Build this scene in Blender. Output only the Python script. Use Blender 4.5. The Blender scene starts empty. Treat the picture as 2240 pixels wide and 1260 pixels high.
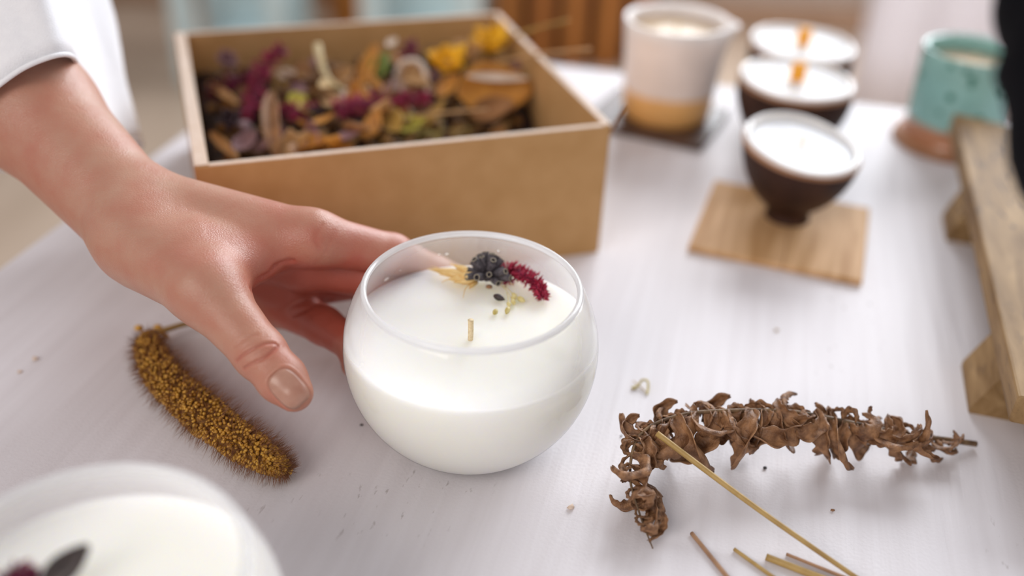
import bpy, bmesh, math, random
import numpy as np
from mathutils import Vector, Matrix

random.seed(7); rng = np.random.default_rng(7)
scene = bpy.context.scene
COL = scene.collection

# ------------------------------------------------------------------ camera
CAM_H, PITCH, ROLL, FPX = 0.2760, math.radians(32.644), math.radians(2.643), 2178.0
_cp, _sp, _cr, _sr = math.cos(PITCH), math.sin(PITCH), math.cos(ROLL), math.sin(ROLL)
CF = np.array([0, _cp, -_sp]); _R = np.array([1.0, 0, 0]); _U = np.array([0, _sp, _cp])
CR = _cr * _R + _sr * _U; CU = -_sr * _R + _cr * _U
CC = np.array([0, 0, CAM_H])
cam_data = bpy.data.cameras.new('camera'); cam = bpy.data.objects.new('camera', cam_data); COL.objects.link(cam)
cam_data.sensor_width = 36.0; cam_data.lens = FPX * 36.0 / 2240.0; cam_data.clip_start = 0.01; cam_data.clip_end = 60
cam.matrix_world = Matrix(((CR[0], CU[0], -CF[0], CC[0]), (CR[1], CU[1], -CF[1], CC[1]), (CR[2], CU[2], -CF[2], CC[2]), (0, 0, 0, 1)))
cam_data.dof.use_dof = True; cam_data.dof.focus_distance = 0.383; cam_data.dof.aperture_fstop = 2.7
scene.camera = cam

def ray(px, py):
    return CF + CR * ((px - 1120) / FPX) + CU * ((630 - py) / FPX)
def at(px, py, d):            # a place at a distance d along the view axis
    return CC + d * ray(px, py)
def on(px, py, z=0.0):        # a place on the level plane z
    r = ray(px, py); return CC + r * ((z - CAM_H) / r[2])

# ------------------------------------------------------------------ light
world = bpy.data.worlds.new('world'); scene.world = world; world.use_nodes = True
bg = world.node_tree.nodes['Background']; bg.inputs[0].default_value = (1.0, 0.955, 0.965, 1); bg.inputs[1].default_value = 0.40
def area(name, loc, target, sx, sy, power, color):
    l = bpy.data.lights.new(name, 'AREA'); l.shape = 'RECTANGLE'; l.size = sx; l.size_y = sy; l.energy = power; l.color = color
    o = bpy.data.objects.new(name, l); COL.objects.link(o); o.location = loc
    o.rotation_euler = (Vector(target) - Vector(loc)).to_track_quat('-Z', 'Y').to_euler(); return o
for i, (x, y) in enumerate(((0.55, 2.9), (1.35, 2.72), (2.1, 2.5))):
    area('window_light', (x, y, 1.35), (0.05, 0.35, 0.2), 0.62, 1.5, 30, (0.92, 0.955, 1.0))
area('side_window_light', (2.5, 0.9, 1.5), (0.0, 0.35, 0.0), 1.1, 1.4, 6, (0.90, 0.94, 1.0))
area('room_fill_light', (-1.3, -1.6, 1.7), (0.0, 0.4, 0.0), 1.4, 1.3, 27, (1.0, 0.92, 0.86))  # warm fill added to brighten the camera-facing sides, not a window

scene.view_settings.view_transform = 'Standard'; scene.view_settings.look = 'None'
scene.view_settings.exposure = 0.20; scene.view_settings.gamma = 1.0; scene.view_settings.use_curve_mapping = False
scene.cycles.use_denoising = True

# ------------------------------------------------------------------ materials
def new_mat(name):
    m = bpy.data.materials.new(name); m.use_nodes = True
    nt = m.node_tree; b = nt.nodes['Principled BSDF']; return m, nt, b
def col4(c): return (c[0], c[1], c[2], 1.0)
def srgb(r, g, b):
    f = lambda v: (v / 255.0 / 12.92) if v / 255.0 <= 0.04045 else ((v / 255.0 + 0.055) / 1.055) ** 2.4
    return (f(r), f(g), f(b))
def noisy(name, c1, c2, scale=60, rough=0.6, bump=0.0, bscale=None, detail=4, stretch=(1, 1, 1), sss=0.0, spec=0.5, contrast=(0.35, 0.65), coord='Object', metallic=0, sheen=0):
    m, nt, b = new_mat(name)
    tc = nt.nodes.new('ShaderNodeTexCoord'); mp = nt.nodes.new('ShaderNodeMapping'); mp.inputs['Scale'].default_value = stretch
    nt.links.new(tc.outputs[coord], mp.inputs[0])
    n = nt.nodes.new('ShaderNodeTexNoise'); n.inputs['Scale'].default_value = scale; n.inputs['Detail'].default_value = detail
    nt.links.new(mp.outputs[0], n.inputs['Vector'])
    r = nt.nodes.new('ShaderNodeValToRGB'); r.color_ramp.elements[0].position = contrast[0]; r.color_ramp.elements[1].position = contrast[1]
    r.color_ramp.elements[0].color = col4(c1); r.color_ramp.elements[1].color = col4(c2)
    nt.links.new(n.outputs['Fac'], r.inputs[0]); nt.links.new(r.outputs[0], b.inputs['Base Color'])
    b.inputs['Roughness'].default_value = rough; b.inputs['Specular IOR Level'].default_value = spec
    if sss:
        b.inputs['Subsurface Weight'].default_value = sss; b.inputs['Subsurface Radius'].default_value = (0.004, 0.0028, 0.0018); b.inputs['Subsurface Scale'].default_value = 1.0
    if sheen: b.inputs['Sheen Weight'].default_value = sheen
    if bump:
        n2 = nt.nodes.new('ShaderNodeTexNoise'); n2.inputs['Scale'].default_value = bscale or scale * 3; n2.inputs['Detail'].default_value = 3
        nt.links.new(mp.outputs[0], n2.inputs['Vector'])
        bp = nt.nodes.new('ShaderNodeBump'); bp.inputs['Strength'].default_value = 1.0; bp.inputs['Distance'].default_value = bump
        nt.links.new(n2.outputs['Fac'], bp.inputs['Height']); nt.links.new(bp.outputs[0], b.inputs['Normal'])
    return m
def banded(name, stops, noise_amt=0.0, nscale=80, rough=0.5, spots=None, bump=0.0):
    """colour by height above the thing's base (glaze dip lines), broken by noise"""
    m, nt, b = new_mat(name)
    tc = nt.nodes.new('ShaderNodeTexCoord'); sep = nt.nodes.new('ShaderNodeSeparateXYZ'); nt.links.new(tc.outputs['Object'], sep.inputs[0])
    n = nt.nodes.new('ShaderNodeTexNoise'); n.inputs['Scale'].default_value = nscale; n.inputs['Detail'].default_value = 3; nt.links.new(tc.outputs['Object'], n.inputs['Vector'])
    mu = nt.nodes.new('ShaderNodeMath'); mu.operation = 'MULTIPLY_ADD'; mu.inputs[1].default_value = noise_amt; nt.links.new(n.outputs['Fac'], mu.inputs[0])
    nt.links.new(sep.outputs['Z'], mu.inputs[2])
    mx = stops[-1][0] * 1.0001
    dv = nt.nodes.new('ShaderNodeMath'); dv.operation = 'DIVIDE'; dv.inputs[1].default_value = mx; nt.links.new(mu.outputs[0], dv.inputs[0])
    r = nt.nodes.new('ShaderNodeValToRGB'); e = r.color_ramp.elements
    e[0].position = stops[0][0] / mx; e[0].color = col4(stops[0][1]); e[1].position = 1.0; e[1].color = col4(stops[-1][1])
    for z, c in stops[1:-1]:
        q = e.new(z / mx); q.color = col4(c)
    nt.links.new(dv.outputs[0], r.inputs[0]); out = r.outputs[0]
    n2 = nt.nodes.new('ShaderNodeTexNoise'); n2.inputs['Scale'].default_value = nscale * 0.6; nt.links.new(tc.outputs['Object'], n2.inputs['Vector'])
    hs = nt.nodes.new('ShaderNodeHueSaturation'); mr = nt.nodes.new('ShaderNodeMapRange'); mr.inputs[3].default_value = 0.82; mr.inputs[4].default_value = 1.18
    nt.links.new(n2.outputs['Fac'], mr.inputs[0]); nt.links.new(mr.outputs[0], hs.inputs['Value']); nt.links.new(out, hs.inputs['Color']); out = hs.outputs[0]
    if spots:
        v = nt.nodes.new('ShaderNodeTexVoronoi'); v.inputs['Scale'].default_value = spots[1]; nt.links.new(tc.outputs['Object'], v.inputs['Vector'])
        rr = nt.nodes.new('ShaderNodeValToRGB'); rr.color_ramp.elements[0].position = spots[2]; rr.color_ramp.elements[1].position = spots[3]
        rr.color_ramp.elements[0].color = (1, 1, 1, 1); rr.color_ramp.elements[1].color = (0, 0, 0, 1)
        nt.links.new(v.outputs['Distance'], rr.inputs[0])
        # spots live only on the glaze
        gt = nt.nodes.new('ShaderNodeMath'); gt.operation = 'GREATER_THAN'; gt.inputs[1].default_value = spots[4]; nt.links.new(sep.outputs['Z'], gt.inputs[0])
        ml = nt.nodes.new('ShaderNodeMath'); ml.operation = 'MULTIPLY'; nt.links.new(rr.outputs[0], ml.inputs[0]); nt.links.new(gt.outputs[0], ml.inputs[1])
        mix = nt.nodes.new('ShaderNodeMixRGB'); mix.inputs[2].default_value = col4(spots[0]); nt.links.new(ml.outputs[0], mix.inputs[0]); nt.links.new(out, mix.inputs[1]); out = mix.outputs[0]
    nt.links.new(out, b.inputs['Base Color']); b.inputs['Roughness'].default_value = rough
    return m

M = {}
M['wax'] = noisy('wax', (0.975, 0.95, 0.86), (0.985, 0.965, 0.89), 30, 0.45, 0.00015, 90, sss=0.35)
M['wax'].node_tree.nodes['Principled BSDF'].inputs['Subsurface Radius'].default_value = (0.030, 0.026, 0.016); M['wax'].node_tree.nodes['Principled BSDF'].inputs['Subsurface Weight'].default_value = 0.7
M['wick'] = noisy('cotton_wick', (0.72, 0.56, 0.33), (0.86, 0.72, 0.48), 900, 0.8, 0.0001, 1200)
M['wood_wick'] = noisy('wooden_wick', (0.90, 0.36, 0.02), (0.95, 0.44, 0.03), 200, 0.6)
M['kraft'] = noisy('kraft_board', (0.50, 0.28, 0.105), (0.56, 0.325, 0.135), 55, 0.72, 0.00008, 700, detail=8)
M['kraft_edge'] = noisy('kraft_lit_edge_and_crumb', (0.70, 0.54, 0.42), (0.76, 0.61, 0.50), 300, 0.7)  # light on the box edges painted in as paler board; also colours pale crumbs
M['brown_clay'] = noisy('brown_clay', (0.026, 0.011, 0.008), (0.056, 0.024, 0.016), 45, 0.55, 0.0002, 150, spec=0.25)
M['white_glaze'] = noisy('white_glaze', (0.80, 0.78, 0.77), (0.86, 0.84, 0.82), 40, 0.18)
M['coaster'] = noisy('light_wood_coaster', (0.50, 0.28, 0.12), (0.72, 0.46, 0.25), 26, 0.6, 0.0001, 160, stretch=(5, 0.5, 1), detail=6, spec=0.25)
M['dark_coaster'] = noisy('dark_wood_coaster', (0.055, 0.026, 0.017), (0.10, 0.05, 0.034), 26, 0.42, 0.0001, 160, stretch=(5, 0.5, 1))
M['cloth_white'] = noisy('white_linen', (0.91, 0.915, 0.95), (0.94, 0.945, 0.975), 300, 0.9, 0.00025, 1400, sheen=0.2)
M['black'] = noisy('black_cloth', (0.004, 0.004, 0.006), (0.007, 0.007, 0.009), 80, 0.95, spec=0.1)
M['fern'] = noisy('dried_fern_leaf', (0.125, 0.050, 0.019), (0.40, 0.205, 0.095), 7, 0.5, 0.0004, 40, detail=6)
M['fern_stem'] = noisy('dried_fern_stem', (0.09, 0.05, 0.025), (0.26, 0.16, 0.08), 200, 0.6)
M['straw'] = noisy('straw_stem', (0.36, 0.22, 0.065), (0.50, 0.33, 0.11), 150, 0.5)
M['straw_red'] = noisy('reddish_straw_stem', (0.30, 0.16, 0.09), (0.42, 0.24, 0.13), 150, 0.5)
M['millet'] = noisy('millet_grain', (0.38, 0.165, 0.016), (0.70, 0.39, 0.06), 420, 0.45, detail=1)
M['millet_core'] = noisy('millet_core', (0.20, 0.085, 0.014), (0.30, 0.14, 0.03), 300, 0.8)
M['bristle'] = noisy('millet_bristle', (0.20, 0.085, 0.040), (0.30, 0.135, 0.07), 200, 0.6)
M['wheat'] = noisy('wheat_husk', (0.70, 0.42, 0.11), (0.86, 0.64, 0.30), 260, 0.5, stretch=(0.3, 1, 1), coord='Generated', contrast=(0.3, 0.7))
M['wheat'].node_tree.nodes['Noise Texture'].inputs['Scale'].default_value = 5
M['lavender'] = noisy('lavender_calyx', (0.055, 0.047, 0.056), (0.14, 0.12, 0.135), 900, 0.75, 0.0002, 1500)
M['lavender_rim'] = noisy('lavender_calyx_rim', (0.22, 0.19, 0.14), (0.30, 0.26, 0.20), 900, 0.8)
M['amaranth'] = noisy('amaranth_red', (0.26, 0.008, 0.036), (0.52, 0.028, 0.085), 500, 0.6)
M['amaranth_dark'] = noisy('amaranth_purple', (0.085, 0.005, 0.025), (0.24, 0.02, 0.075), 150, 0.7)
M['seed'] = noisy('pale_seed', (0.56, 0.44, 0.12), (0.74, 0.64, 0.30), 400, 0.4)
M['seed_dark'] = noisy('dark_seed', (0.018, 0.011, 0.012), (0.055, 0.034, 0.032), 700, 0.4, 0.0002, 1500)
M['speck'] = noisy('dark_speck', (0.012, 0.010, 0.010), (0.03, 0.02, 0.02), 400, 0.6)
M['teal'] = noisy('teal_paint', (0.60, 0.755, 0.78), (0.66, 0.80, 0.83), 8, 0.5)
M['slat'] = noisy('orange_brown_wood', (0.36, 0.115, 0.016), (0.52, 0.20, 0.035), 9, 0.45, stretch=(4, 4, 0.5))
M['slat_dark'] = noisy('dark_brown_wood', (0.09, 0.03, 0.010), (0.13, 0.045, 0.015), 9, 0.6)
M['wall'] = noisy('wall_paint', (0.66, 0.61, 0.585), (0.70, 0.65, 0.62), 3, 0.9)
M['curtain'] = noisy('white_curtain', (0.74, 0.72, 0.74), (0.78, 0.76, 0.78), 6, 0.9)
def curtain_mat():
    m, nt, b = new_mat('sheer_white_cloth'); out = nt.nodes['Material Output']
    tl = nt.nodes.new('ShaderNodeBsdfTranslucent'); tl.inputs[0].default_value = (0.93, 0.91, 0.935, 1); b.inputs['Base Color'].default_value = (0.93, 0.91, 0.935, 1); b.inputs['Roughness'].default_value = 0.9
    mx = nt.nodes.new('ShaderNodeMixShader'); mx.inputs[0].default_value = 0.6; nt.links.new(b.outputs[0], mx.inputs[1]); nt.links.new(tl.outputs[0], mx.inputs[2]); nt.links.new(mx.outputs[0], out.inputs[0]); return m
M['curtain'] = curtain_mat()
M['base'] = noisy('baseboard_wood', (0.34, 0.21, 0.13), (0.42, 0.27, 0.18), 10, 0.5)
M['terracotta'] = noisy('terracotta', (0.36, 0.17, 0.085), (0.46, 0.24, 0.13), 60, 0.65)

# painted table: white paint over wood grain, brushed along the boards
def table_mat():
    m, nt, b = new_mat('white_painted_wood')
    tc = nt.nodes.new('ShaderNodeTexCoord')
    # grain lines wander along the board
    mp = nt.nodes.new('ShaderNodeMapping'); mp.inputs['Scale'].default_value = (1.0, 0.055, 1.0); nt.links.new(tc.outputs['Object'], mp.inputs[0])
    g = nt.nodes.new('ShaderNodeTexNoise'); g.inputs['Scale'].default_value = 150; g.inputs['Detail'].default_value = 3; g.inputs['Distortion'].default_value = 0.4; nt.links.new(mp.outputs[0], g.inputs['Vector'])
    w = nt.nodes.new('ShaderNodeTexNoise'); w.inputs['Scale'].default_value = 6; nt.links.new(tc.outputs['Object'], w.inputs['Vector'])
    wr = nt.nodes.new('ShaderNodeMapRange'); wr.inputs[1].default_value = 0.40; wr.inputs[2].default_value = 0.62; nt.links.new(w.outputs['Fac'], wr.inputs[0])
    gm = nt.nodes.new('ShaderNodeMath'); gm.operation = 'MULTIPLY'; nt.links.new(g.outputs['Fac'], gm.inputs[0]); nt.links.new(wr.outputs[0], gm.inputs[1])
    # fine paint texture
    f = nt.nodes.new('ShaderNodeTexNoise'); f.inputs['Scale'].default_value = 700; f.inputs['Detail'].default_value = 2; nt.links.new(tc.outputs['Object'], f.inputs['Vector'])
    b1 = nt.nodes.new('ShaderNodeBump'); b1.inputs['Distance'].default_value = 0.0007; nt.links.new(gm.outputs[0], b1.inputs['Height'])
    b2 = nt.nodes.new('ShaderNodeBump'); b2.inputs['Distance'].default_value = 0.00012; nt.links.new(f.outputs['Fac'], b2.inputs['Height']); nt.links.new(b1.outputs[0], b2.inputs['Normal'])
    nt.links.new(b2.outputs[0], b.inputs['Normal'])
    # worn grey scuffs, sparse
    mp2 = nt.nodes.new('ShaderNodeMapping'); mp2.inputs['Scale'].default_value = (1.0, 0.30, 1.0); mp2.inputs['Rotation'].default_value = (0, 0, -0.5); nt.links.new(tc.outputs['Object'], mp2.inputs[0])
    s = nt.nodes.new('ShaderNodeTexNoise'); s.inputs['Scale'].default_value = 420; s.inputs['Detail'].default_value = 4; nt.links.new(mp2.outputs[0], s.inputs['Vector'])
    sr = nt.nodes.new('ShaderNodeMapRange'); sr.inputs[1].default_value = 0.64; sr.inputs[2].default_value = 0.74; nt.links.new(s.outputs['Fac'], sr.inputs[0])
    s2 = nt.nodes.new('ShaderNodeTexNoise'); s2.inputs['Scale'].default_value = 13; s2.inputs['Detail'].default_value = 1; nt.links.new(tc.outputs['Object'], s2.inputs['Vector'])
    sr2 = nt.nodes.new('ShaderNodeMapRange'); sr2.inputs[1].default_value = 0.58; sr2.inputs[2].default_value = 0.72; nt.links.new(s2.outputs['Fac'], sr2.inputs[0])
    sm = nt.nodes.new('ShaderNodeMath'); sm.operation = 'MULTIPLY'; nt.links.new(sr.outputs[0], sm.inputs[0]); nt.links.new(sr2.outputs[0], sm.inputs[1])
    base = nt.nodes.new('ShaderNodeValToRGB'); base.color_ramp.elements[0].color = (0.735, 0.705, 0.735, 1); base.color_ramp.elements[1].color = (0.79, 0.765, 0.80, 1)
    base.color_ramp.elements[0].position = 0.3; base.color_ramp.elements[1].position = 0.7; nt.links.new(g.outputs['Fac'], base.inputs[0])
    mx = nt.nodes.new('ShaderNodeMixRGB'); mx.inputs[2].default_value = (0.33, 0.29, 0.28, 1); nt.links.new(sm.outputs[0], mx.inputs[0]); nt.links.new(base.outputs[0], mx.inputs[1])
    nt.links.new(mx.outputs[0], b.inputs['Base Color']); b.inputs['Roughness'].default_value = 0.5; b.inputs['Specular IOR Level'].default_value = 0.4
    return m
M['table'] = table_mat()

def floor_mat():
    m, nt, b = new_mat('worn_floor_boards')
    tc = nt.nodes.new('ShaderNodeTexCoord'); mp = nt.nodes.new('ShaderNodeMapping'); mp.inputs['Scale'].default_value = (6, 0.6, 1); nt.links.new(tc.outputs['Object'], mp.inputs[0])
    n = nt.nodes.new('ShaderNodeTexNoise'); n.inputs['Scale'].default_value = 2.0; n.inputs['Detail'].default_value = 5; nt.links.new(mp.outputs[0], n.inputs['Vector'])
    r = nt.nodes.new('ShaderNodeValToRGB'); r.color_ramp.elements[0].color = (0.50, 0.385, 0.29, 1); r.color_ramp.elements[1].color = (0.60, 0.475, 0.37, 1)
    r.color_ramp.elements[0].position = 0.3; r.color_ramp.elements[1].position = 0.7
    nt.links.new(n.outputs['Fac'], r.inputs[0]); nt.links.new(r.outputs[0], b.inputs['Base Color']); b.inputs['Roughness'].default_value = 0.45
    return m
M['floor'] = floor_mat()

def glass_mat():
    # thin clear glass with a faint wax bloom; lets daylight through
    m, nt, b = new_mat('hazy_glass'); out = nt.nodes['Material Output']; nt.nodes.remove(b)
    tr = nt.nodes.new('ShaderNodeBsdfTransparent'); tr.inputs[0].default_value = (0.985, 0.985, 0.98, 1)
    gl = nt.nodes.new('ShaderNodeBsdfGlossy'); gl.inputs['Roughness'].default_value = 0.10
    df = nt.nodes.new('ShaderNodeBsdfDiffuse'); df.inputs[0].default_value = (0.92, 0.91, 0.92, 1)
    tl = nt.nodes.new('ShaderNodeBsdfTranslucent'); tl.inputs[0].default_value = (0.92, 0.91, 0.92, 1)
    hz = nt.nodes.new('ShaderNodeMixShader'); hz.inputs[0].default_value = 0.5; nt.links.new(df.outputs[0], hz.inputs[1]); nt.links.new(tl.outputs[0], hz.inputs[2])
    tc = nt.nodes.new('ShaderNodeTexCoord'); n = nt.nodes.new('ShaderNodeTexNoise'); n.inputs['Scale'].default_value = 55; nt.links.new(tc.outputs['Object'], n.inputs['Vector'])
    mr = nt.nodes.new('ShaderNodeMapRange'); mr.inputs[3].default_value = 0.05; mr.inputs[4].default_value = 0.12; nt.links.new(n.outputs['Fac'], mr.inputs[0])
    lw = nt.nodes.new('ShaderNodeLayerWeight'); lw.inputs[0].default_value = 0.5; pw = nt.nodes.new('ShaderNodeMath'); pw.operation = 'POWER'; pw.inputs[1].default_value = 2.0; nt.links.new(lw.outputs['Facing'], pw.inputs[0])
    sa = nt.nodes.new('ShaderNodeMath'); sa.operation = 'MULTIPLY_ADD'; sa.inputs[1].default_value = 0.75; sa.use_clamp = True; sz = nt.nodes.new('ShaderNodeSeparateXYZ'); nt.links.new(tc.outputs['Object'], sz.inputs[0]); zr_ = nt.nodes.new('ShaderNodeMapRange'); zr_.inputs[1].default_value = 0.048; zr_.inputs[2].default_value = 0.055; nt.links.new(sz.outputs['Z'], zr_.inputs[0])   # wax film only above the fill
    pz = nt.nodes.new('ShaderNodeMath'); pz.operation = 'MULTIPLY'; nt.links.new(pw.outputs[0], pz.inputs[0]); nt.links.new(zr_.outputs[0], pz.inputs[1]); nt.links.new(pz.outputs[0], sa.inputs[0]); nt.links.new(mr.outputs[0], sa.inputs[2])   # longer path through the bloom at a slant
    m1 = nt.nodes.new('ShaderNodeMixShader'); nt.links.new(sa.outputs[0], m1.inputs[0]); nt.links.new(tr.outputs[0], m1.inputs[1]); nt.links.new(hz.outputs[0], m1.inputs[2])
    fr = nt.nodes.new('ShaderNodeFresnel'); ge = nt.nodes.new('ShaderNodeNewGeometry')
    io = nt.nodes.new('ShaderNodeMapRange'); io.inputs[3].default_value = 1.36; io.inputs[4].default_value = 1 / 1.36   # same ratio on either face of the thin wall
    nt.links.new(ge.outputs['Backfacing'], io.inputs[0]); nt.links.new(io.outputs[0], fr.inputs[0])
    m2 = nt.nodes.new('ShaderNodeMixShader'); nt.links.new(fr.outputs[0], m2.inputs[0]); nt.links.new(m1.outputs[0], m2.inputs[1]); nt.links.new(gl.outputs[0], m2.inputs[2])
    nt.links.new(m2.outputs[0], out.inputs[0]); return m
M['glass'] = glass_mat()
def rim_mat():
    m, nt, b = new_mat('fire_polished_rim'); out = nt.nodes['Material Output']; nt.nodes.remove(b)
    df = nt.nodes.new('ShaderNodeBsdfDiffuse'); df.inputs[0].default_value = (0.95, 0.95, 0.96, 1); tl = nt.nodes.new('ShaderNodeBsdfTranslucent'); tl.inputs[0].default_value = (0.95, 0.95, 0.96, 1)
    tr = nt.nodes.new('ShaderNodeBsdfTransparent'); gl = nt.nodes.new('ShaderNodeBsdfGlossy'); gl.inputs['Roughness'].default_value = 0.04
    a = nt.nodes.new('ShaderNodeMixShader'); a.inputs[0].default_value = 0.55; nt.links.new(df.outputs[0], a.inputs[1]); nt.links.new(tl.outputs[0], a.inputs[2])
    c = nt.nodes.new('ShaderNodeMixShader'); c.inputs[0].default_value = 0.30; nt.links.new(a.outputs[0], c.inputs[1]); nt.links.new(tr.outputs[0], c.inputs[2])
    fr = nt.nodes.new('ShaderNodeFresnel'); ge = nt.nodes.new('ShaderNodeNewGeometry'); io = nt.nodes.new('ShaderNodeMapRange'); io.inputs[3].default_value = 1.45; io.inputs[4].default_value = 1 / 1.45
    nt.links.new(ge.outputs['Backfacing'], io.inputs[0]); nt.links.new(io.outputs[0], fr.inputs[0])
    d = nt.nodes.new('ShaderNodeMixShader'); nt.links.new(fr.outputs[0], d.inputs[0]); nt.links.new(c.outputs[0], d.inputs[1]); nt.links.new(gl.outputs[0], d.inputs[2]); nt.links.new(d.outputs[0], out.inputs[0]); return m
M['rim'] = rim_mat()

def skin_mat():
    m, nt, b = new_mat('skin')
    at_ = nt.nodes.new('ShaderNodeAttribute'); at_.attribute_name = 'flush'
    tc = nt.nodes.new('ShaderNodeTexCoord')
    n = nt.nodes.new('ShaderNodeTexNoise'); n.inputs['Scale'].default_value = 75; n.inputs['Detail'].default_value = 5; nt.links.new(tc.outputs['Object'], n.inputs['Vector'])
    ad = nt.nodes.new('ShaderNodeMath'); ad.operation = 'MULTIPLY_ADD'; ad.inputs[1].default_value = 0.75; nt.links.new(n.outputs['Fac'], ad.inputs[0]); nt.links.new(at_.outputs['Fac'], ad.inputs[2])
    r = nt.nodes.new('ShaderNodeValToRGB'); e = r.color_ramp.elements
    e[0].position = 0.22; e[0].color = (0.53, 0.295, 0.205, 1); e[1].position = 1.0; e[1].color = (0.45, 0.105, 0.068, 1)
    q = e.new(0.55); q.color = (0.50, 0.215, 0.145, 1)
    nt.links.new(ad.outputs[0], r.inputs[0]); nt.links.new(r.outputs[0], b.inputs['Base Color'])
    b.inputs['Subsurface Weight'].default_value = 0.22; b.inputs['Subsurface Radius'].default_value = (0.0035, 0.0014, 0.0008); b.inputs['Subsurface Scale'].default_value = 1.0
    b.inputs['Roughness'].default_value = 0.42; b.inputs['Specular IOR Level'].default_value = 0.55
    # fine crossing skin lines
    v = nt.nodes.new('ShaderNodeTexVoronoi'); v.inputs['Scale'].default_value = 900; v.feature = 'DISTANCE_TO_EDGE'; nt.links.new(tc.outputs['Object'], v.inputs['Vector'])
    mr = nt.nodes.new('ShaderNodeMapRange'); mr.inputs[2].default_value = 0.25; nt.links.new(v.outputs['Distance'], mr.inputs[0])
    n2 = nt.nodes.new('ShaderNodeTexNoise'); n2.inputs['Scale'].default_value = 260; n2.inputs['Detail'].default_value = 4; nt.links.new(tc.outputs['Object'], n2.inputs['Vector'])
    b1 = nt.nodes.new('ShaderNodeBump'); b1.inputs['Distance'].default_value = 0.00005; nt.links.new(mr.outputs[0], b1.inputs['Height'])
    b2 = nt.nodes.new('ShaderNodeBump'); b2.inputs['Distance'].default_value = 0.0002; nt.links.new(n2.outputs['Fac'], b2.inputs['Height']); nt.links.new(b1.outputs[0], b2.inputs['Normal'])
    nt.links.new(b2.outputs[0], b.inputs['Normal']); return m
M['skin'] = skin_mat()
M['nail'] = noisy('fingernail', (0.44, 0.205, 0.145), (0.52, 0.275, 0.20), 150, 0.28, stretch=(1, 1, 1), sss=0.15)

# ------------------------------------------------------------------ mesh helpers
def mk(name, verts, faces, mat, parent=None, smooth=True):
    me = bpy.data.meshes.new(name)
    me.from_pydata([tuple(float(c) for c in v) for v in verts], [], [tuple(int(i) for i in f) for f in faces])
    if len(faces) < 30000:
        bm = bmesh.new(); bm.from_mesh(me); bmesh.ops.recalc_face_normals(bm, faces=bm.faces); bm.to_mesh(me); bm.free()
    if smooth: me.polygons.foreach_set('use_smooth', [True] * len(me.polygons))
    me.materials.append(mat if not isinstance(mat, str) else M[mat]); me.update()
    o = bpy.data.objects.new(name, me); COL.objects.link(o)
    if parent is not None: o.parent = parent
    return o
def tag(o, label, cat, group=None, kind=None):
    o['label'] = label
    if cat: o['category'] = cat
    if group: o['group'] = group
    if kind: o['kind'] = kind
    return o
def thing(name, loc, label, cat, group=None, rot=None):
    o = bpy.data.objects.new(name, None); COL.objects.link(o); o.empty_display_size = 0.01
    o.location = tuple(float(c) for c in loc)
    if rot is not None: o.rotation_euler = rot
    return tag(o, label, cat, group)
def link_copy(src, parent=None):
    c = src.copy(); COL.objects.link(c)
    if parent is not None: c.parent = parent
    return c
def merge(parts):
    V, F, n = [], [], 0
    for v, f in parts:
        V.append(np.asarray(v, float)); F += [tuple(i + n for i in q) for q in f]; n += len(v)
    return np.vstack(V), F
def lathe_vf(prof, seg=64, closed=False):
    """prof: list of (r, z); r==0 ends become poles"""
    V, F, rings = [], [], []
    for r, z in prof:
        if r < 1e-7: rings.append([len(V)]); V.append((0, 0, z))
        else:
            rings.append(list(range(len(V), len(V) + seg)))
            V += [(r * math.cos(2 * math.pi * i / seg), r * math.sin(2 * math.pi * i / seg), z) for i in range(seg)]
    pairs = list(zip(rings, rings[1:])) + ([(rings[-1], rings[0])] if closed else [])
    for a, b in pairs:
        if len(a) == 1 and len(b) == 1: continue
        for i in range(seg):
            j = (i + 1) % seg
            if len(a) == 1: F.append((a[0], b[j], b[i]))
            elif len(b) == 1: F.append((a[i], a[j], b[0]))
            else: F.append((a[i], a[j], b[j], b[i]))
    return np.array(V), F
def smooth_prof(pts, n=8):
    """Catmull-Rom through (r,z) points"""
    p = np.array([pts[0]] + list(pts) + [pts[-1]], float); out = []
    for i in range(1, len(p) - 2):
        for k in range(n):
            t = k / n
            out.append(0.5 * ((2 * p[i]) + (-p[i - 1] + p[i + 1]) * t + (2 * p[i - 1] - 5 * p[i] + 4 * p[i + 1] - p[i + 2]) * t * t + (-p[i - 1] + 3 * p[i] - 3 * p[i + 1] + p[i + 2]) * t ** 3))
    out.append(p[-2]); return [tuple(q) for q in out]
def spline(pts, n=8):
    return np.array(smooth_prof(pts, n))
def tube_vf(path, rad, seg=8, cap=True):
    P = np.asarray(path, float); n = len(P); R = np.broadcast_to(np.asarray(rad, float), (n,)) if np.ndim(rad) else np.full(n, rad)
    T = np.gradient(P, axis=0); T /= np.linalg.norm(T, axis=1)[:, None] + 1e-12
    up = np.array([0, 0, 1.0]) if abs(T[0][2]) < 0.9 else np.array([1.0, 0, 0])
    N = np.cross(T[0], up); N /= np.linalg.norm(N); V = []
    for i in range(n):
        N = N - T[i] * (N @ T[i]); N /= np.linalg.norm(N) + 1e-12; B = np.cross(T[i], N)
        for k in range(seg):
            a = 2 * math.pi * k / seg; V.append(P[i] + R[i] * (math.cos(a) * N + math.sin(a) * B))
    F = [(i * seg + k, i * seg + (k + 1) % seg, (i + 1) * seg + (k + 1) % seg, (i + 1) * seg + k) for i in range(n - 1) for k in range(seg)]
    if cap: F += [tuple(range(seg - 1, -1, -1)), tuple((n - 1) * seg + k for k in range(seg))]
    return np.array(V), F
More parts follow.
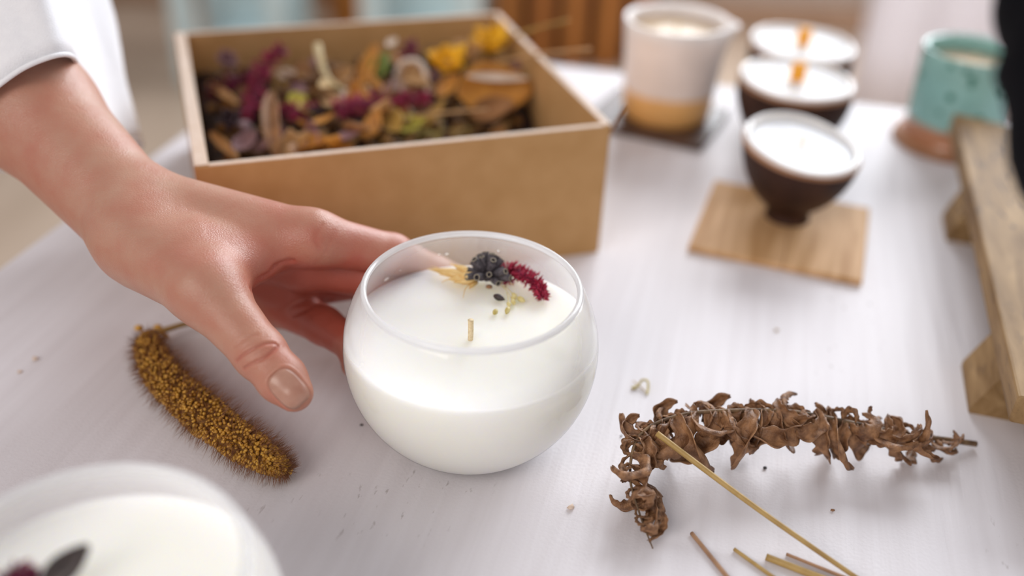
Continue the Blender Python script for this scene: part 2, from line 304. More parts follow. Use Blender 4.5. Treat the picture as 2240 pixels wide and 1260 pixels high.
def grid_solid_vf(G, th):
    """G (nu,nv,3) sheet -> closed thin solid"""
    G = np.asarray(G, float); nu, nv = G.shape[:2]
    du = np.gradient(G, axis=0); dv = np.gradient(G, axis=1); N = np.cross(du, dv); N /= np.linalg.norm(N, axis=2)[..., None] + 1e-12
    th = np.asarray(th) if np.ndim(th) else th
    A = (G + N * th / 2).reshape(-1, 3); B = (G - N * th / 2).reshape(-1, 3); n = nu * nv
    idx = lambda i, j: i * nv + j; F = []
    for i in range(nu - 1):
        for j in range(nv - 1):
            q = (idx(i, j), idx(i + 1, j), idx(i + 1, j + 1), idx(i, j + 1)); F.append(q); F.append(tuple(n + k for k in reversed(q)))
    bd = [idx(i, 0) for i in range(nu)] + [idx(nu - 1, j) for j in range(1, nv)] + [idx(i, nv - 1) for i in range(nu - 2, -1, -1)] + [idx(0, j) for j in range(nv - 2, 0, -1)]
    for a, b in zip(bd, bd[1:] + bd[:1]): F.append((b, a, n + a, n + b))
    return np.vstack([A, B]), F
def box_vf(x0, x1, y0, y1, z0, z1, bev=0.0):
    bm = bmesh.new(); bmesh.ops.create_cube(bm, size=1.0)
    for v in bm.verts: v.co = Vector(((x0 + x1) / 2 + v.co.x * (x1 - x0), (y0 + y1) / 2 + v.co.y * (y1 - y0), (z0 + z1) / 2 + v.co.z * (z1 - z0)))
    if bev: bmesh.ops.bevel(bm, geom=list(bm.edges), offset=bev, segments=2, affect='EDGES', profile=0.5)
    bm.verts.index_update(); V = np.array([v.co[:] for v in bm.verts]); F = [tuple(v.index for v in f.verts) for f in bm.faces]; bm.free(); return V, F
def ico_vf(sub=1):
    bm = bmesh.new(); bmesh.ops.create_icosphere(bm, subdivisions=sub, radius=1.0); bm.verts.index_update()
    V = np.array([v.co[:] for v in bm.verts]); F = [tuple(v.index for v in f.verts) for f in bm.faces]; bm.free(); return V, F
def frame(x, z=(0, 0, 1)):
    x = np.asarray(x, float); x = x / np.linalg.norm(x); z = np.asarray(z, float); z = z - x * (z @ x)
    if np.linalg.norm(z) < 1e-6: z = np.array([1.0, 0, 0]) - x * x[0]
    z /= np.linalg.norm(z); y = np.cross(z, x); return np.column_stack([x, y, z])
def place(o, loc, R, s=1.0):
    m = Matrix([[*(R[i] * s), loc[i]] for i in range(3)] + [[0, 0, 0, 1]]); o.matrix_world = m; return o
def local(o, loc, R, s=1.0):
    o.matrix_basis = Matrix([[*(np.asarray(R[i]) * s), loc[i]] for i in range(3)] + [[0, 0, 0, 1]]); return o
def unit(v): v = np.asarray(v, float); return v / np.linalg.norm(v)
EYE = np.eye(3)

# ================================================================== SETTING
FZ = -0.75
tag(mk('floor', *box_vf(-5, 5, -3, 6, FZ - 0.05, FZ), 'floor'), 'worn taupe wooden floor seen beyond the table', None, kind='structure')
WY = 3.25
tag(mk('wall_back', *box_vf(-5, 5, WY, WY + 0.1, FZ, 0.75), 'wall'), 'greyish plaster wall behind the furniture', None, kind='structure')
tag(mk('baseboard_back', *box_vf(-5, 5, WY - 0.02, WY, FZ, FZ + 0.09, 0.004), 'base'), 'brown wooden baseboard along the back wall', None, kind='structure')
# white curtain behind the green mug, hanging folds
cu = np.linspace(0, 1, 90); cz = np.linspace(FZ + 0.02, 0.45, 6)
G = np.zeros((90, 6, 3)); x0 = at(1885, 100, 2.35)
for j, z in enumerate(cz):
    G[:, j, 0] = x0[0] + cu * 1.5; G[:, j, 1] = x0[1] - 0.12 * cu + 0.018 * np.sin(cu * 62) + 0.010 * np.sin(cu * 23 + 1); G[:, j, 2] = z
tag(mk('curtain', *grid_solid_vf(G, 0.003), 'curtain'), 'white curtain hanging behind the green mug', 'curtain')
# teal low stools
def teal_stool(px0, px1, d, label):
    a = at(px0, 30, d); b = at(px1, 30, d); w = b[0] - a[0]
    t = thing('teal_stool', ((a[0] + b[0]) / 2, a[1], FZ), label, 'stool', 'teal painted stools')
    h = 0.46
    for s in (-1, 1):
        mk('leg', *box_vf(s * w / 2 - 0.025, s * w / 2 + 0.025, -0.16, -0.11, 0, h - 0.03, 0.004), 'teal', t)
        mk('leg', *box_vf(s * w / 2 - 0.025, s * w / 2 + 0.025, 0.11, 0.16, 0, h - 0.03, 0.004), 'teal', t)
    mk('seat', *box_vf(-w / 2 - 0.04, w / 2 + 0.04, -0.18, 0.18, h - 0.03, h, 0.006), 'teal', t)
    mk('shelf', *box_vf(-w / 2 + 0.025, w / 2 - 0.025, -0.15, 0.15, 0.05, 0.08, 0.003), 'teal', t)
    mk('back_panel', *box_vf(-w / 2 + 0.025, w / 2 - 0.025, 0.10, 0.115, 0.08, h - 0.03, 0.002), 'teal', t)
teal_stool(435, 632, 2.75, 'wide teal painted stool nearer the white sleeve')
teal_stool(828, 1030, 2.75, 'teal painted stool beside the slatted brown bench')
# slatted brown bench / crate
a = at(1075, 60, 2.85); b = at(1440, 60, 2.85); w = b[0] - a[0]
t = thing('slatted_crate', (a[0], a[1] + 0.02, FZ), 'orange-brown wooden crate with upright slats against the wall', 'crate')
ns = 5
for i in range(ns):
    xx = w * (i + 0.5) / ns
    mk('slat', *box_vf(xx - w / ns * 0.27, xx + w / ns * 0.27, -0.01, 0.01, 0.0, 0.5, 0.003), 'slat', t)
mk('back_board', *box_vf(0, w, 0.03, 0.05, 0.0, 0.5), 'slat_dark', t)
mk('top_rail', *box_vf(-0.01, w + 0.01, -0.015, 0.06, 0.5, 0.54, 0.004), 'slat', t)
a2 = at(745, 20, 2.95)
t = thing('wooden_block', (a2[0], a2[1] + 0.1, FZ), 'small brown wooden box standing between the two teal stools', 'box')
mk('body', *box_vf(-0.045, 0.045, -0.06, 0.06, 0, 0.3, 0.005), 'slat', t); mk('lid', *box_vf(-0.05, 0.05, -0.065, 0.065, 0.3, 0.325, 0.004), 'slat_dark', t)

# ================================================================== TABLE
corner = on(693, 72)                 # far-left corner, behind the box
ang = math.radians(-13.2)
tab = thing('table', (corner[0], corner[1], 0), 'white painted wooden table carrying the candles and the box', 'table', rot=(0, 0, ang))
TW, TD = 1.5, 1.05
mk('table_top', *box_vf(0, TW, -TD, 0, -0.035, 0, 0.003), 'table', tab, smooth=False)
mk('apron', *box_vf(0.05, TW - 0.05, -TD + 0.05, -0.05, -0.11, -0.035), 'table', tab, smooth=False)
for lx in (0.05, TW - 0.11):
    for ly in (-TD + 0.05, -0.11):
        mk('leg', *box_vf(lx, lx + 0.06, ly, ly + 0.06, FZ, -0.035, 0.004), 'table', tab, smooth=False)

# ================================================================== GLASS CANDLE BOWLS
BR = 0.05
def glass_bowl(loc, label, wax_z=0.0515, seg=96):
    """ball bowl: glass shell, polished rim, wax fill and wick"""
    t = thing('candle_bowl', loc, label, 'candle')
    cz = 0.0445; zr = 0.0722; rr = 0.0415; th = 0.0016
    a0 = -math.acos((cz - 0.0012) / BR) - 0  # base angle
    zb = 0.0012
    outer = [(0, 0.0007), (0.020, 0.0001), (0.0235, 0.0004)]
    t0 = math.asin((0.002 - cz) / BR); t1 = math.asin((zr - cz) / BR)
    arc = [(BR * math.cos(q), cz + BR * math.sin(q)) for q in np.linspace(t0, t1, 40)]
    Ri = BR - th
    ti0 = math.asin(max(-1, (0.0045 - cz) / Ri)); ti1 = math.asin((zr - cz) / BR) * 1.0
    inner = [(Ri * math.cos(q), cz + Ri * math.sin(q)) for q in np.linspace(ti1, ti0, 40)]
    mk('glass_shell', *lathe_vf(outer + arc + inner + [(0, 0.0045)], seg), 'glass', t)
    # rim bead
    rc_, rz_ = (arc[-1][0] + inner[0][0]) / 2, (arc[-1][1] + inner[0][1]) / 2
    bead = [(rc_ + 0.00125 * math.cos(q), rz_ + 0.0004 + 0.00125 * math.sin(q)) for q in np.linspace(0, 2 * math.pi, 12, endpoint=False)]
    mk('rim', *lathe_vf(bead, seg, closed=True), 'rim', t)
    Rw = BR - 0.0003     # seen through the glass the wax fills the ball to its outline
    tw0 = math.asin((0.0048 - cz) / Rw); tw1 = math.asin((wax_z - cz) / Rw)
    prof = [(0, 0.0048)] + [(Rw * math.cos(q), cz + Rw * math.sin(q)) for q in np.linspace(tw0, tw1, 30)]
    rwx = prof[-1][0]
    prof += [(rwx - 0.0006, wax_z + 0.0002), (rwx - 0.002, wax_z - 0.0003), (rwx * 0.6, wax_z - 0.0004), (0.006, wax_z - 0.0002), (0.002, wax_z + 0.0003), (0, wax_z + 0.0003)]
    mk('wax', *lathe_vf(prof, seg), 'wax', t)
    return t
BOWL = np.array([-0.015, 0.3175, 0.0])
WZ = 0.0515
cand = glass_bowl(BOWL, 'round glass candle bowl of cream wax held by the hand', WZ)
wk = on(1029, 742, WZ) - BOWL
pth = [wk + np.array([0, 0, -0.0005]), wk + np.array([0.0001, 0, 0.003]), wk + np.array([0.0, 0.0003, 0.0088])]
mk('wick', *tube_vf(spline(pth, 5), [0.0011] * 10 + [0.00125], 10), 'wick', cand)
# wax smears on the inside of the glass above the fill
for k, (sx, sy, sz, s) in enumerate(((847, 612, 0.056, 1.0), (979, 562, 0.060, 0.55), (960, 556, 0.061, 0.4), (874, 590, 0.0575, 0.35), (1098, 520, 0.066, 0.4))):
    p = on(sx, sy, sz) - BOWL; v = p - np.array([0, 0, 0.0445]); v = unit(v) * (BR - 0.0023); p = v + np.array([0, 0, 0.0445])
    Vv, Ff = ico_vf(2); R = frame(np.cross([0, 0, 1], -v), -v); Vv = (Vv * np.array([0.0014, 0.0009, 0.00025]) * s) @ R.T + p
    mk('wax_smear', Vv, Ff, 'wax', cand)
b2 = on(180, 1264, 0.0723)
cand2 = glass_bowl((b2[0], b2[1], 0), 'blurred glass candle bowl cut off by the lower left corner', 0.0535)
wkp = np.array([-0.004, -0.012, 0.0535]); mk('wick', *tube_vf([wkp + (0, 0, -0.001), wkp + (0, 0, 0.004), wkp + (0.0003, 0, 0.009)], 0.0011, 8), 'wick', cand2)

# ================================================================== CARDBOARD BOX
def cardboard_box():
    yaw = math.radians(19.87); o = np.array([-0.1451, 0.4017, 0.0]); W, D, H = 0.2042, 0.1890, 0.0748
    t = thing('cardboard_box', o, 'open kraft cardboard box filled with dried flowers and leaves', 'box', rot=(0, 0, yaw))
    e = 0.0035
    mk('base_panel', *box_vf(0.002, W - 0.002, 0.002, D - 0.002, 0.0003, 0.003), 'kraft', t, smooth=False)
    mk('front_panel', *box_vf(0.0012, W - 0.0012, 0, e, 0.0, H, 0.0005), 'kraft', t, smooth=False)
    mk('back_panel', *box_vf(0.0012, W - 0.0012, D - e, D, 0.0, H, 0.0005), 'kraft', t, smooth=False)
    # the left wall leans in a little and is folded double, so its top roll and inner face show
    Vv, Ff = box_vf(0, 0.0066, 0.0008, D - 0.0008, 0.0, H + 0.0002, 0.0009); mk('side_panel', Vv, Ff, 'kraft', t, smooth=False)
    Vv, Ff = box_vf(W - 0.0042, W, 0.0008, D - 0.0008, 0.0, H + 0.0002, 0.0007); mk('side_panel', Vv, Ff, 'kraft', t, smooth=False)
    # folded top edges, the light they catch painted in as paler kraft
    mk('top_edge', *box_vf(0.0002, 0.0064, 0.001, D - 0.001, H + 0.0001, H + 0.0006, 0.0002), 'kraft_edge', t, smooth=False)
    mk('top_edge', *box_vf(W - 0.0040, W - 0.0002, 0.001, D - 0.001, H + 0.0001, H + 0.0006, 0.0002), 'kraft_edge', t, smooth=False)
    mk('top_edge', *box_vf(0.0066, W - 0.0042, 0.0002, e - 0.0002, H - 0.0002, H + 0.0003, 0.0001), 'kraft_edge', t, smooth=False)
    mk('top_edge', *box_vf(0.0066, W - 0.0042, D - e + 0.0002, D - 0.0002, H - 0.0002, H + 0.0003, 0.0001), 'kraft_edge', t, smooth=False)
    return t, yaw, o, W, D, H
boxo, BYAW, BO, BW, BD, BH = cardboard_box()

# ================================================================== CERAMICS AND COASTERS
def slab(name, corners, z0, z1, mat, label, cat, bev=0.0008, cut=None):
    """a thin board from four floor corners (front-left, front-right, back-right, back-left)"""
    c = np.mean(corners, axis=0); u = unit(corners[1] - corners[0]); yaw = math.atan2(u[1], u[0])
    w = (np.linalg.norm(corners[1] - corners[0]) + np.linalg.norm(corners[2] - corners[3])) / 2
    d = (np.linalg.norm(corners[3] - corners[0]) + np.linalg.norm(corners[2] - corners[1])) / 2
    t = thing(name, (c[0], c[1], z0), label, cat, rot=(0, 0, yaw)); xs = [-w / 2, w / 2] if cut is None else [-w / 2, -w / 2 + cut * w, w / 2]
    for a, b in zip(xs, xs[1:]):
        mk('board', *box_vf(a + 0.00005, b - 0.00005, -d / 2, d / 2, 0, z1 - z0, bev), mat, t, smooth=False)
    return t
slab('coaster', [on(1500, 536, .004), on(1884, 613, .004), on(1906, 455, .004), on(1569, 393, .004)], 0.0001, 0.004, 'coaster', 'pale brown square wooden coaster under the nearest brown cup', 'coaster', cut=0.55)
cf = on(1535, 322, .004); cr = on(1598, 236, .004); sd = cr - cf
perp = np.array([-sd[1], sd[0], 0]); perp = perp / np.linalg.norm(perp) * np.linalg.norm(sd) * 1.12
slab('coaster', [cf + perp, cf, cr, cr + perp], 0.0001, 0.004, 'dark_coaster', 'dark brown square wooden coaster under the beige pitcher', 'coaster')

def brown_cup(loc, r, h, label, tilt, wick, group):
    t = thing('brown_cup', loc, label, 'candle', group)
    k = r / 0.0325; hz = h
    ext = smooth_prof([(0.0, 0.0), (0.0118 * k, 0.0), (0.0128 * k, 0.0012), (0.0122 * k, 0.0045), (0.0140 * k, 0.008), (0.0215 * k, 0.0150), (0.0280 * k, 0.0245), (0.0318 * k, 0.0350), (0.0332 * k, 0.0430), (0.0327 * k, h - 0.0030)], 6)
    lin = smooth_prof([(0.0327 * k, h - 0.0030), (0.0330 * k, h - 0.0012), (0.0316 * k, h), (0.0298 * k, h - 0.0008), (0.0290 * k, h - 0.0040), (0.0285 * k, h - 0.012), (0.024 * k, h - 0.022), (0.0, h - 0.030)], 6)
    wz = h - 0.0026
    def sh(V):
        V = np.array(V); wgt = np.clip((V[:, 2] - 0.012) / (h - 0.012), 0, 1) ** 1.2
        th = np.arctan2(V[:, 1], V[:, 0])
        V[:, 2] += wgt * (V[:, 0] * tilt[0] + V[:, 1] * tilt[1]) + wgt ** 6 * 0.0005 * np.sin(3 * th + loc[0] * 99)
        return V
    a, f = lathe_vf(ext, 72); mk('body', sh(a), f, 'brown_clay', t)
    a, f = lathe_vf(lin, 72); mk('glazed_lining', sh(a), f, 'white_glaze', t)
    # toasted clay line where the glaze stops
    ring = [(0.0328 * k + 0.0009 * math.cos(q), h - 0.0036 + 0.0014 * math.sin(q)) for q in np.linspace(0, 2 * math.pi, 10, endpoint=False)]
    a, f = lathe_vf(ring, 72, closed=True); mk('glaze_edge', sh(a), f, 'terracotta', t)
    a, f = lathe_vf([(0, wz - 0.010), (0.0275 * k, wz - 0.008), (0.0287 * k, wz + 0.0003), (0.0270 * k, wz - 0.0002), (0.003, wz), (0, wz + 0.0002)], 64); mk('wax', sh(a), f, 'wax', t)
    if wick == 'cotton':
        mk('wick', *tube_vf([(0, 0, wz - 0.002), (0, 0, wz + 0.003), (0.0004, 0, wz + 0.0065)], 0.0010, 8), 'wick', t)
    else:
        mk('wick', *box_vf(-0.0046, 0.0046, -0.0018, 0.0018, wz - 0.003, wz + 0.0115, 0.0003), 'wood_wick', t)
    return t
CG = 'brown clay cups with candle wax'
p = on(1721, 474, .004); brown_cup((p[0], p[1], 0.0041), 0.0322, 0.0475, 'small brown clay candle cup standing on the pale wooden coaster', (-0.10, 0.11), 'cotton', CG)
p = on(1744, 168, .055); brown_cup((p[0], p[1], 0.0002), 0.0355, 0.055, 'middle brown candle cup with an orange wooden wick, between the other two cups', (-0.02, 0.03), 'wood', CG)
p = on(1757, 90, .055); brown_cup((p[0], p[1], 0.0002), 0.0352, 0.055, 'rearmost brown candle cup with an orange wooden wick', (-0.02, 0.03), 'wood', CG)

def pitcher():
    p = on(1456, 247, .004); h = 0.0675
    t = thing('pitcher', (p[0], p[1], 0.0041), 'beige stoneware pitcher candle with a tan base and pouring spout', 'pitcher')
    M['pitcher_glaze'] = banded('pitcher_glaze', [(0.0, srgb(238, 185, 115)), (0.0205, srgb(240, 187, 117)), (0.0232, srgb(240, 226, 218)), (0.060, srgb(241, 228, 221)), (0.0650, srgb(245, 240, 238)), (0.075, srgb(246, 242, 240))], 0.002, 60, 0.32)
    r0, r1 = 0.0302, 0.0355
    prof = smooth_prof([(0, 0), (r0 - 0.004, 0), (r0 - 0.0008, 0.0012), (r0 + 0.0006, 0.006), (r0 + 0.0025, 0.030), (r1 - 0.0008, 0.058), (r1, h - 0.001), (r1 - 0.0012, h + 0.0002), (r1 - 0.0030, h - 0.0008), (r1 - 0.0040, h - 0.006), (r1 - 0.006, 0.03), (r0 - 0.006, 0.006), (0, 0.005)], 6)
    a, f = lathe_vf(prof, 96)
    sa = math.radians(-12); th = np.arctan2(a[:, 1], a[:, 0]); dth = (th - sa + np.pi) % (2 * np.pi) - np.pi
    wgt = np.exp(-(dth / 0.22) ** 2) * np.clip((a[:, 2] - h + 0.024) / 0.024, 0, 1) ** 1.6
    rad = np.hypot(a[:, 0], a[:, 1]); k = np.where(rad > 0.02, 1 + wgt * 0.0060 / np.maximum(rad, 1e-6), 1); a[:, 0] *= k; a[:, 1] *= k
    mk('body', a, f, 'pitcher_glaze', t)
    a, f = lathe_vf([(0, h - 0.020), (r1 - 0.0050, h - 0.018), (r1 - 0.0047, h - 0.0075), (0.01, h - 0.0085), (0, h - 0.0083)], 72)
    M['tan_wax'] = noisy('tan_wax', (0.60, 0.44, 0.28), (0.66, 0.50, 0.33), 40, 0.4, sss=0.2)
    mk('wax', a, f, 'tan_wax', t)
    mk('wick', *tube_vf([(0, 0, h - 0.010), (0, 0, h - 0.004), (0.0003, 0, h - 0.001)], 0.0010, 8), 'wick', t)
pitcher()

def green_mug():
    p = on(2080, 300, 0.004); h = 0.066
    t = thing('green_mug', (p[0], p[1], 0.0002), 'mottled green glazed candle mug with a bare terracotta foot', 'candle')
    M['green_glaze'] = banded('green_glaze', [(0.0, srgb(190, 132, 98)), (0.0185, srgb(186, 128, 92)), (0.0215, srgb(142, 190, 185)), (0.045, srgb(148, 196, 191)), (0.062, srgb(150, 196, 190)), (0.075, srgb(170, 210, 206))], 0.003, 70, 0.22, spots=(srgb(40, 110, 92), 75, 0.18, 0.30, 0.022))
    prof = smooth_prof([(0, 0.004), (0.0318, 0.004), (0.0322, 0.010), (0.0325, 0.020), (0.0328, 0.032), (0.0330, 0.050), (0.0333, h - 0.001), (0.0322, h), (0.0304, h - 0.0008), (0.0300, h - 0.006), (0.0298, 0.03), (0.029, 0.010), (0, 0.009)], 6)
    mk('body', *lathe_vf(prof, 84), 'green_glaze', t)
    mk('foot_flange', *lathe_vf(smooth_prof([(0, 0), (0.036, 0), (0.0375, 0.0012), (0.0385, 0.003), (0.0372, 0.0050), (0.034, 0.0056), (0, 0.0056)], 5), 84), 'terracotta', t)
    mk('wax', *lathe_vf([(0, 0.02), (0.0292, 0.025), (0.0296, h - 0.010), (0.005, h - 0.0105), (0, h - 0.0105)], 64), 'tan_wax', t)
    mk('wick', *tube_vf([(0, 0, h - 0.013), (0, 0, h - 0.006), (0.0003, 0, h - 0.003)], 0.0010, 8), 'wick', t)
green_mug()

# ================================================================== RUSTIC WOODEN STAND (right edge)
def wood_mat():
    m, nt, b = new_mat('weathered_light_wood')
    tc = nt.nodes.new('ShaderNodeTexCoord'); mp = nt.nodes.new('ShaderNodeMapping'); mp.inputs['Scale'].default_value = (1.0, 0.16, 1.0); nt.links.new(tc.outputs['Object'], mp.inputs[0])
    n = nt.nodes.new('ShaderNodeTexNoise'); n.inputs['Scale'].default_value = 90; n.inputs['Detail'].default_value = 7; n.inputs['Distortion'].default_value = 0.6; nt.links.new(mp.outputs[0], n.inputs['Vector'])
    r = nt.nodes.new('ShaderNodeValToRGB'); e = r.color_ramp.elements; e[0].position = 0.30; e[0].color = (0.17, 0.090, 0.030, 1); e[1].position = 0.68; e[1].color = (0.43, 0.280, 0.135, 1)
    nt.links.new(n.outputs['Fac'], r.inputs[0])
    mp2 = nt.nodes.new('ShaderNodeMapping'); mp2.inputs['Scale'].default_value = (1.0, 0.25, 1.0); nt.links.new(tc.outputs['Object'], mp2.inputs[0])
    k = nt.nodes.new('ShaderNodeTexNoise'); k.inputs['Scale'].default_value = 330; k.inputs['Detail'].default_value = 2; nt.links.new(mp2.outputs[0], k.inputs['Vector'])
    kr = nt.nodes.new('ShaderNodeMapRange'); kr.inputs[1].default_value = 0.56; kr.inputs[2].default_value = 0.66; nt.links.new(k.outputs['Fac'], kr.inputs[0])
    k2 = nt.nodes.new('ShaderNodeTexNoise'); k2.inputs['Scale'].default_value = 26; nt.links.new(mp2.outputs[0], k2.inputs['Vector'])
    kr2 = nt.nodes.new('ShaderNodeMapRange'); kr2.inputs[1].default_value = 0.46; kr2.inputs[2].default_value = 0.62; nt.links.new(k2.outputs['Fac'], kr2.inputs[0])
    km = nt.nodes.new('ShaderNodeMath'); km.operation = 'MULTIPLY'; nt.links.new(kr.outputs[0], km.inputs[0]); nt.links.new(kr2.outputs[0], km.inputs[1])
    mx = nt.nodes.new('ShaderNodeMixRGB'); mx.inputs[2].default_value = (0.085, 0.055, 0.04, 1); nt.links.new(km.outputs[0], mx.inputs[0]); nt.links.new(r.outputs[0], mx.inputs[1])
    nt.links.new(mx.outputs[0], b.inputs['Base Color']); b.inputs['Roughness'].default_value = 0.6; b.inputs['Specular IOR Level'].default_value = 0.2
    bp = nt.nodes.new('ShaderNodeBump'); bp.inputs['Distance'].default_value = 0.0006; nt.links.new(n.outputs['Fac'], bp.inputs['Height']); nt.links.new(bp.outputs[0], b.inputs['Normal'])
    return m
M['oldwood'] = wood_mat()
def stand():
    zt = 0.040
    Bk = on(2086, 246, zt); Fr = on(2228, 868, zt); v = unit(Bk - Fr); u = np.array([v[1], -v[0], 0]); L = np.linalg.norm(Bk - Fr); Wd = 0.085
    t = thing('wooden_stand', (Fr[0], Fr[1], 0), 'low weathered wooden board on two wedge feet at the right edge', 'stand', rot=(0, 0, math.atan2(u[1], u[0])))
    Vv, Ff = box_vf(0.0, Wd, 0.0, L, zt - 0.013, zt, 0.0012)
    rr = rng.normal(0, 1, len(Vv)); Vv = np.array(Vv)
    Vv[:, 1] -= np.where(Vv[:, 1] > L / 2, Vv[:, 0] * 0.28, 0)     # the far end is cut askew
    mk('board', Vv, Ff, 'oldwood', t, smooth=False)
    for nm, px, py, w in (('front', 2110, 850, 0.036), ('rear', 2064, 500, 0.030)):
        c = on(px, py, 0) - np.array([Fr[0], Fr[1], 0]); lx = c @ u; ly = c @ v
        x1 = Wd + 0.02; top = zt - 0.0131
        prof = [(lx, 0), (x1, 0), (x1, top - 0.006), (0.030, top), (0.006, top), (lx, 0.0030)]
        V = [(x, ly - w / 2, z) for x, z in prof] + [(x, ly + w / 2, z) for x, z in prof]; n = len(prof)
        F = [tuple(range(n)), tuple(range(2 * n - 1, n - 1, -1))] + [(i, i + n, (i + 1) % n + n, (i + 1) % n) for i in range(n)]
        mk('foot', V, F, 'oldwood', t, smooth=False)
stand()

# black cloth, close to the lens at the upper right
def black_cloth():
    ctr = [(2770, -1100, .30), (2630, -560, .262), (2552, -80, .238), (2540, 110, .232), (2572, 320, .236), (2780, 640, .255), (3200, 900, .30), (3700, 1050, .36)]
    P = spline([at(*c) for c in ctr], 8); n = len(P); s = np.linspace(0, 1, n)
    rad = np.interp(s, [0, .4, .7, 1], [.040, .0345, .033, .029]) + 0.0012 * np.sin(s * 60) * np.exp(-((s - .45) / .2) ** 2)
    V, F = tube_vf(P, rad, 32)
    o = mk('black_sleeve', V, F, 'black'); tag(o, 'black cloth sleeve blurred in the upper right corner', 'sleeve')
black_cloth()

# ================================================================== PERSON: ARM, HAND, SLEEVE
def rcone(P, a, b, ra, rb):
    ab = b - a; h = np.clip(((P - a) @ ab) / (ab @ ab), 0, 1)
    return np.linalg.norm(P - a - h[:, None] * ab, axis=1) - (ra + h * (rb - ra))
def smin(a, b, k):
    h = np.clip(0.5 + 0.5 * (b - a) / k, 0, 1); return b * (1 - h) + a * h - k * h * (1 - h)
def out_of_bowl(p, r):
    """keep a finger joint of radius r on the outside of the glass"""
    c = np.array([BOWL[0], BOWL[1], 0.0445]); v = p - c; d = np.linalg.norm(v); return p if d >= BR + r - 0.0004 else c + v / d * (BR + r - 0.0004)
BC_ = np.array([BOWL[0], BOWL[1], 0.0445])
# joints
ELB = at(-150, 40, .468); FOR = at(70, 240, .435); WRI = at(285, 468, .412)
IMC, MMC, RMC, PMC = at(683, 521, .406), at(660, 572, .424), at(632, 622, .440), at(600, 655, .452)
def chain(mcp, js, rs):
    out = [(mcp, rs[0])]
    for p, r in zip(js, rs[1:]): out.append((out_of_bowl(np.asarray(p), r), r))
    return out
INDEX = chain(IMC, [at(858, 557, .424), (-0.034, .374, .042), (-0.016, .380, .032)], [.0108, .0088, .0078, .0066])
MIDDLE = chain(MMC, [at(812, 608, .430), (-0.045, .368, .028), (-0.030, .370, .018)], [.0112, .0088, .0078, .0066])
RING = chain(RMC, [at(800, 612, .455), (-0.060, .378, .022), (-0.045, .374, .013)], [.0112, .0082, .0072, .0062])
PINKY = chain(PMC, [at(708, 712, .432), at(775, 755, .420), at(825, 790, .412)], [.0108, .0082, .0073, .0062])
TCM, TMC, TIP_, TTP = at(300, 525, .398), at(450, 633, .377), at(570, 775, .368), at(638, 853, .362)
def palm_sdf(P):
    d = rcone(P, ELB, FOR, .0300, .0255)
    d = smin(d, rcone(P, FOR, WRI, .0255, .0205), .012)
    for base, m, r0, r1 in ((at(325, 462, .413), IMC, .0178, .0108), (at(330, 485, .424), MMC, .0160, .0112), (at(330, 505, .435), RMC, .0145, .0112), (at(335, 525, .443), PMC, .0135, .0108)):
        d = smin(d, rcone(P, base, m, r0, r1), .008)
    # thumb side: metacarpal, ball of the thumb, web to the index
    d = smin(d, rcone(P, TCM, TMC, .0172, .0128), .012)
    d = smin(d, rcone(P, at(345, 545, .402), at(470, 610, .388), .016, .0115), .010)
    d = smin(d, rcone(P, at(440, 560, .392), at(585, 545, .403), .0120, .0085), .010)
    d = smin(d, rcone(P, at(470, 600, .384), at(560, 575, .398), .0085, .0070), .008)
    # heel of the hand, little-finger side
    d = smin(d, rcone(P, at(380, 560, .440), at(560, 650, .452), .0125, .0105), .010)
    return d
def finger_sdf(P, ch, k=.003):
    d = None
    for (a, ra), (b, rb) in zip(ch, ch[1:]):
        q = rcone(P, a, b, ra, rb); d = q if d is None else smin(d, q, k)
    return d
def thumb_sdf(P):
    d = rcone(P, TMC, TIP_, .0126, .0093)
    d = smin(d, rcone(P, TIP_, TTP + unit(TTP - TIP_) * .0015, .0093, .0069), .004)
    # soft pulp and a slightly broader end
    ax = unit(TTP - TIP_); side = unit(np.cross(ax, CC - TTP))
    d = smin(d, rcone(P, TTP - side * .0012 - ax * .006, TTP + side * .0012 - ax * .006, .0078, .0078), .004)
    return d
def hand_sdf(P):
    d = palm_sdf(P)
    f = finger_sdf(P, INDEX)
    for ch in (MIDDLE, RING, PINKY): f = smin(f, finger_sdf(P, ch), .0015)
    d = smin(d, f, .007)
    d = smin(d, thumb_sdf(P), .008)
    return np.maximum(d, BR + .0003 - np.linalg.norm(P - BC_, axis=1))     # finger pads flatten against the glass
def grad(fn, P, e=1e-4):
    d0 = fn(P); g = np.stack([fn(P + np.eye(3)[i] * e) - d0 for i in range(3)], 1) / e; return d0, g
def to_surface(fn, P, it=4):
    for _ in range(it):
        d, g = grad(fn, P); P = P - g * (d / np.maximum((g * g).sum(1), 1e-6))[:, None]
    return P
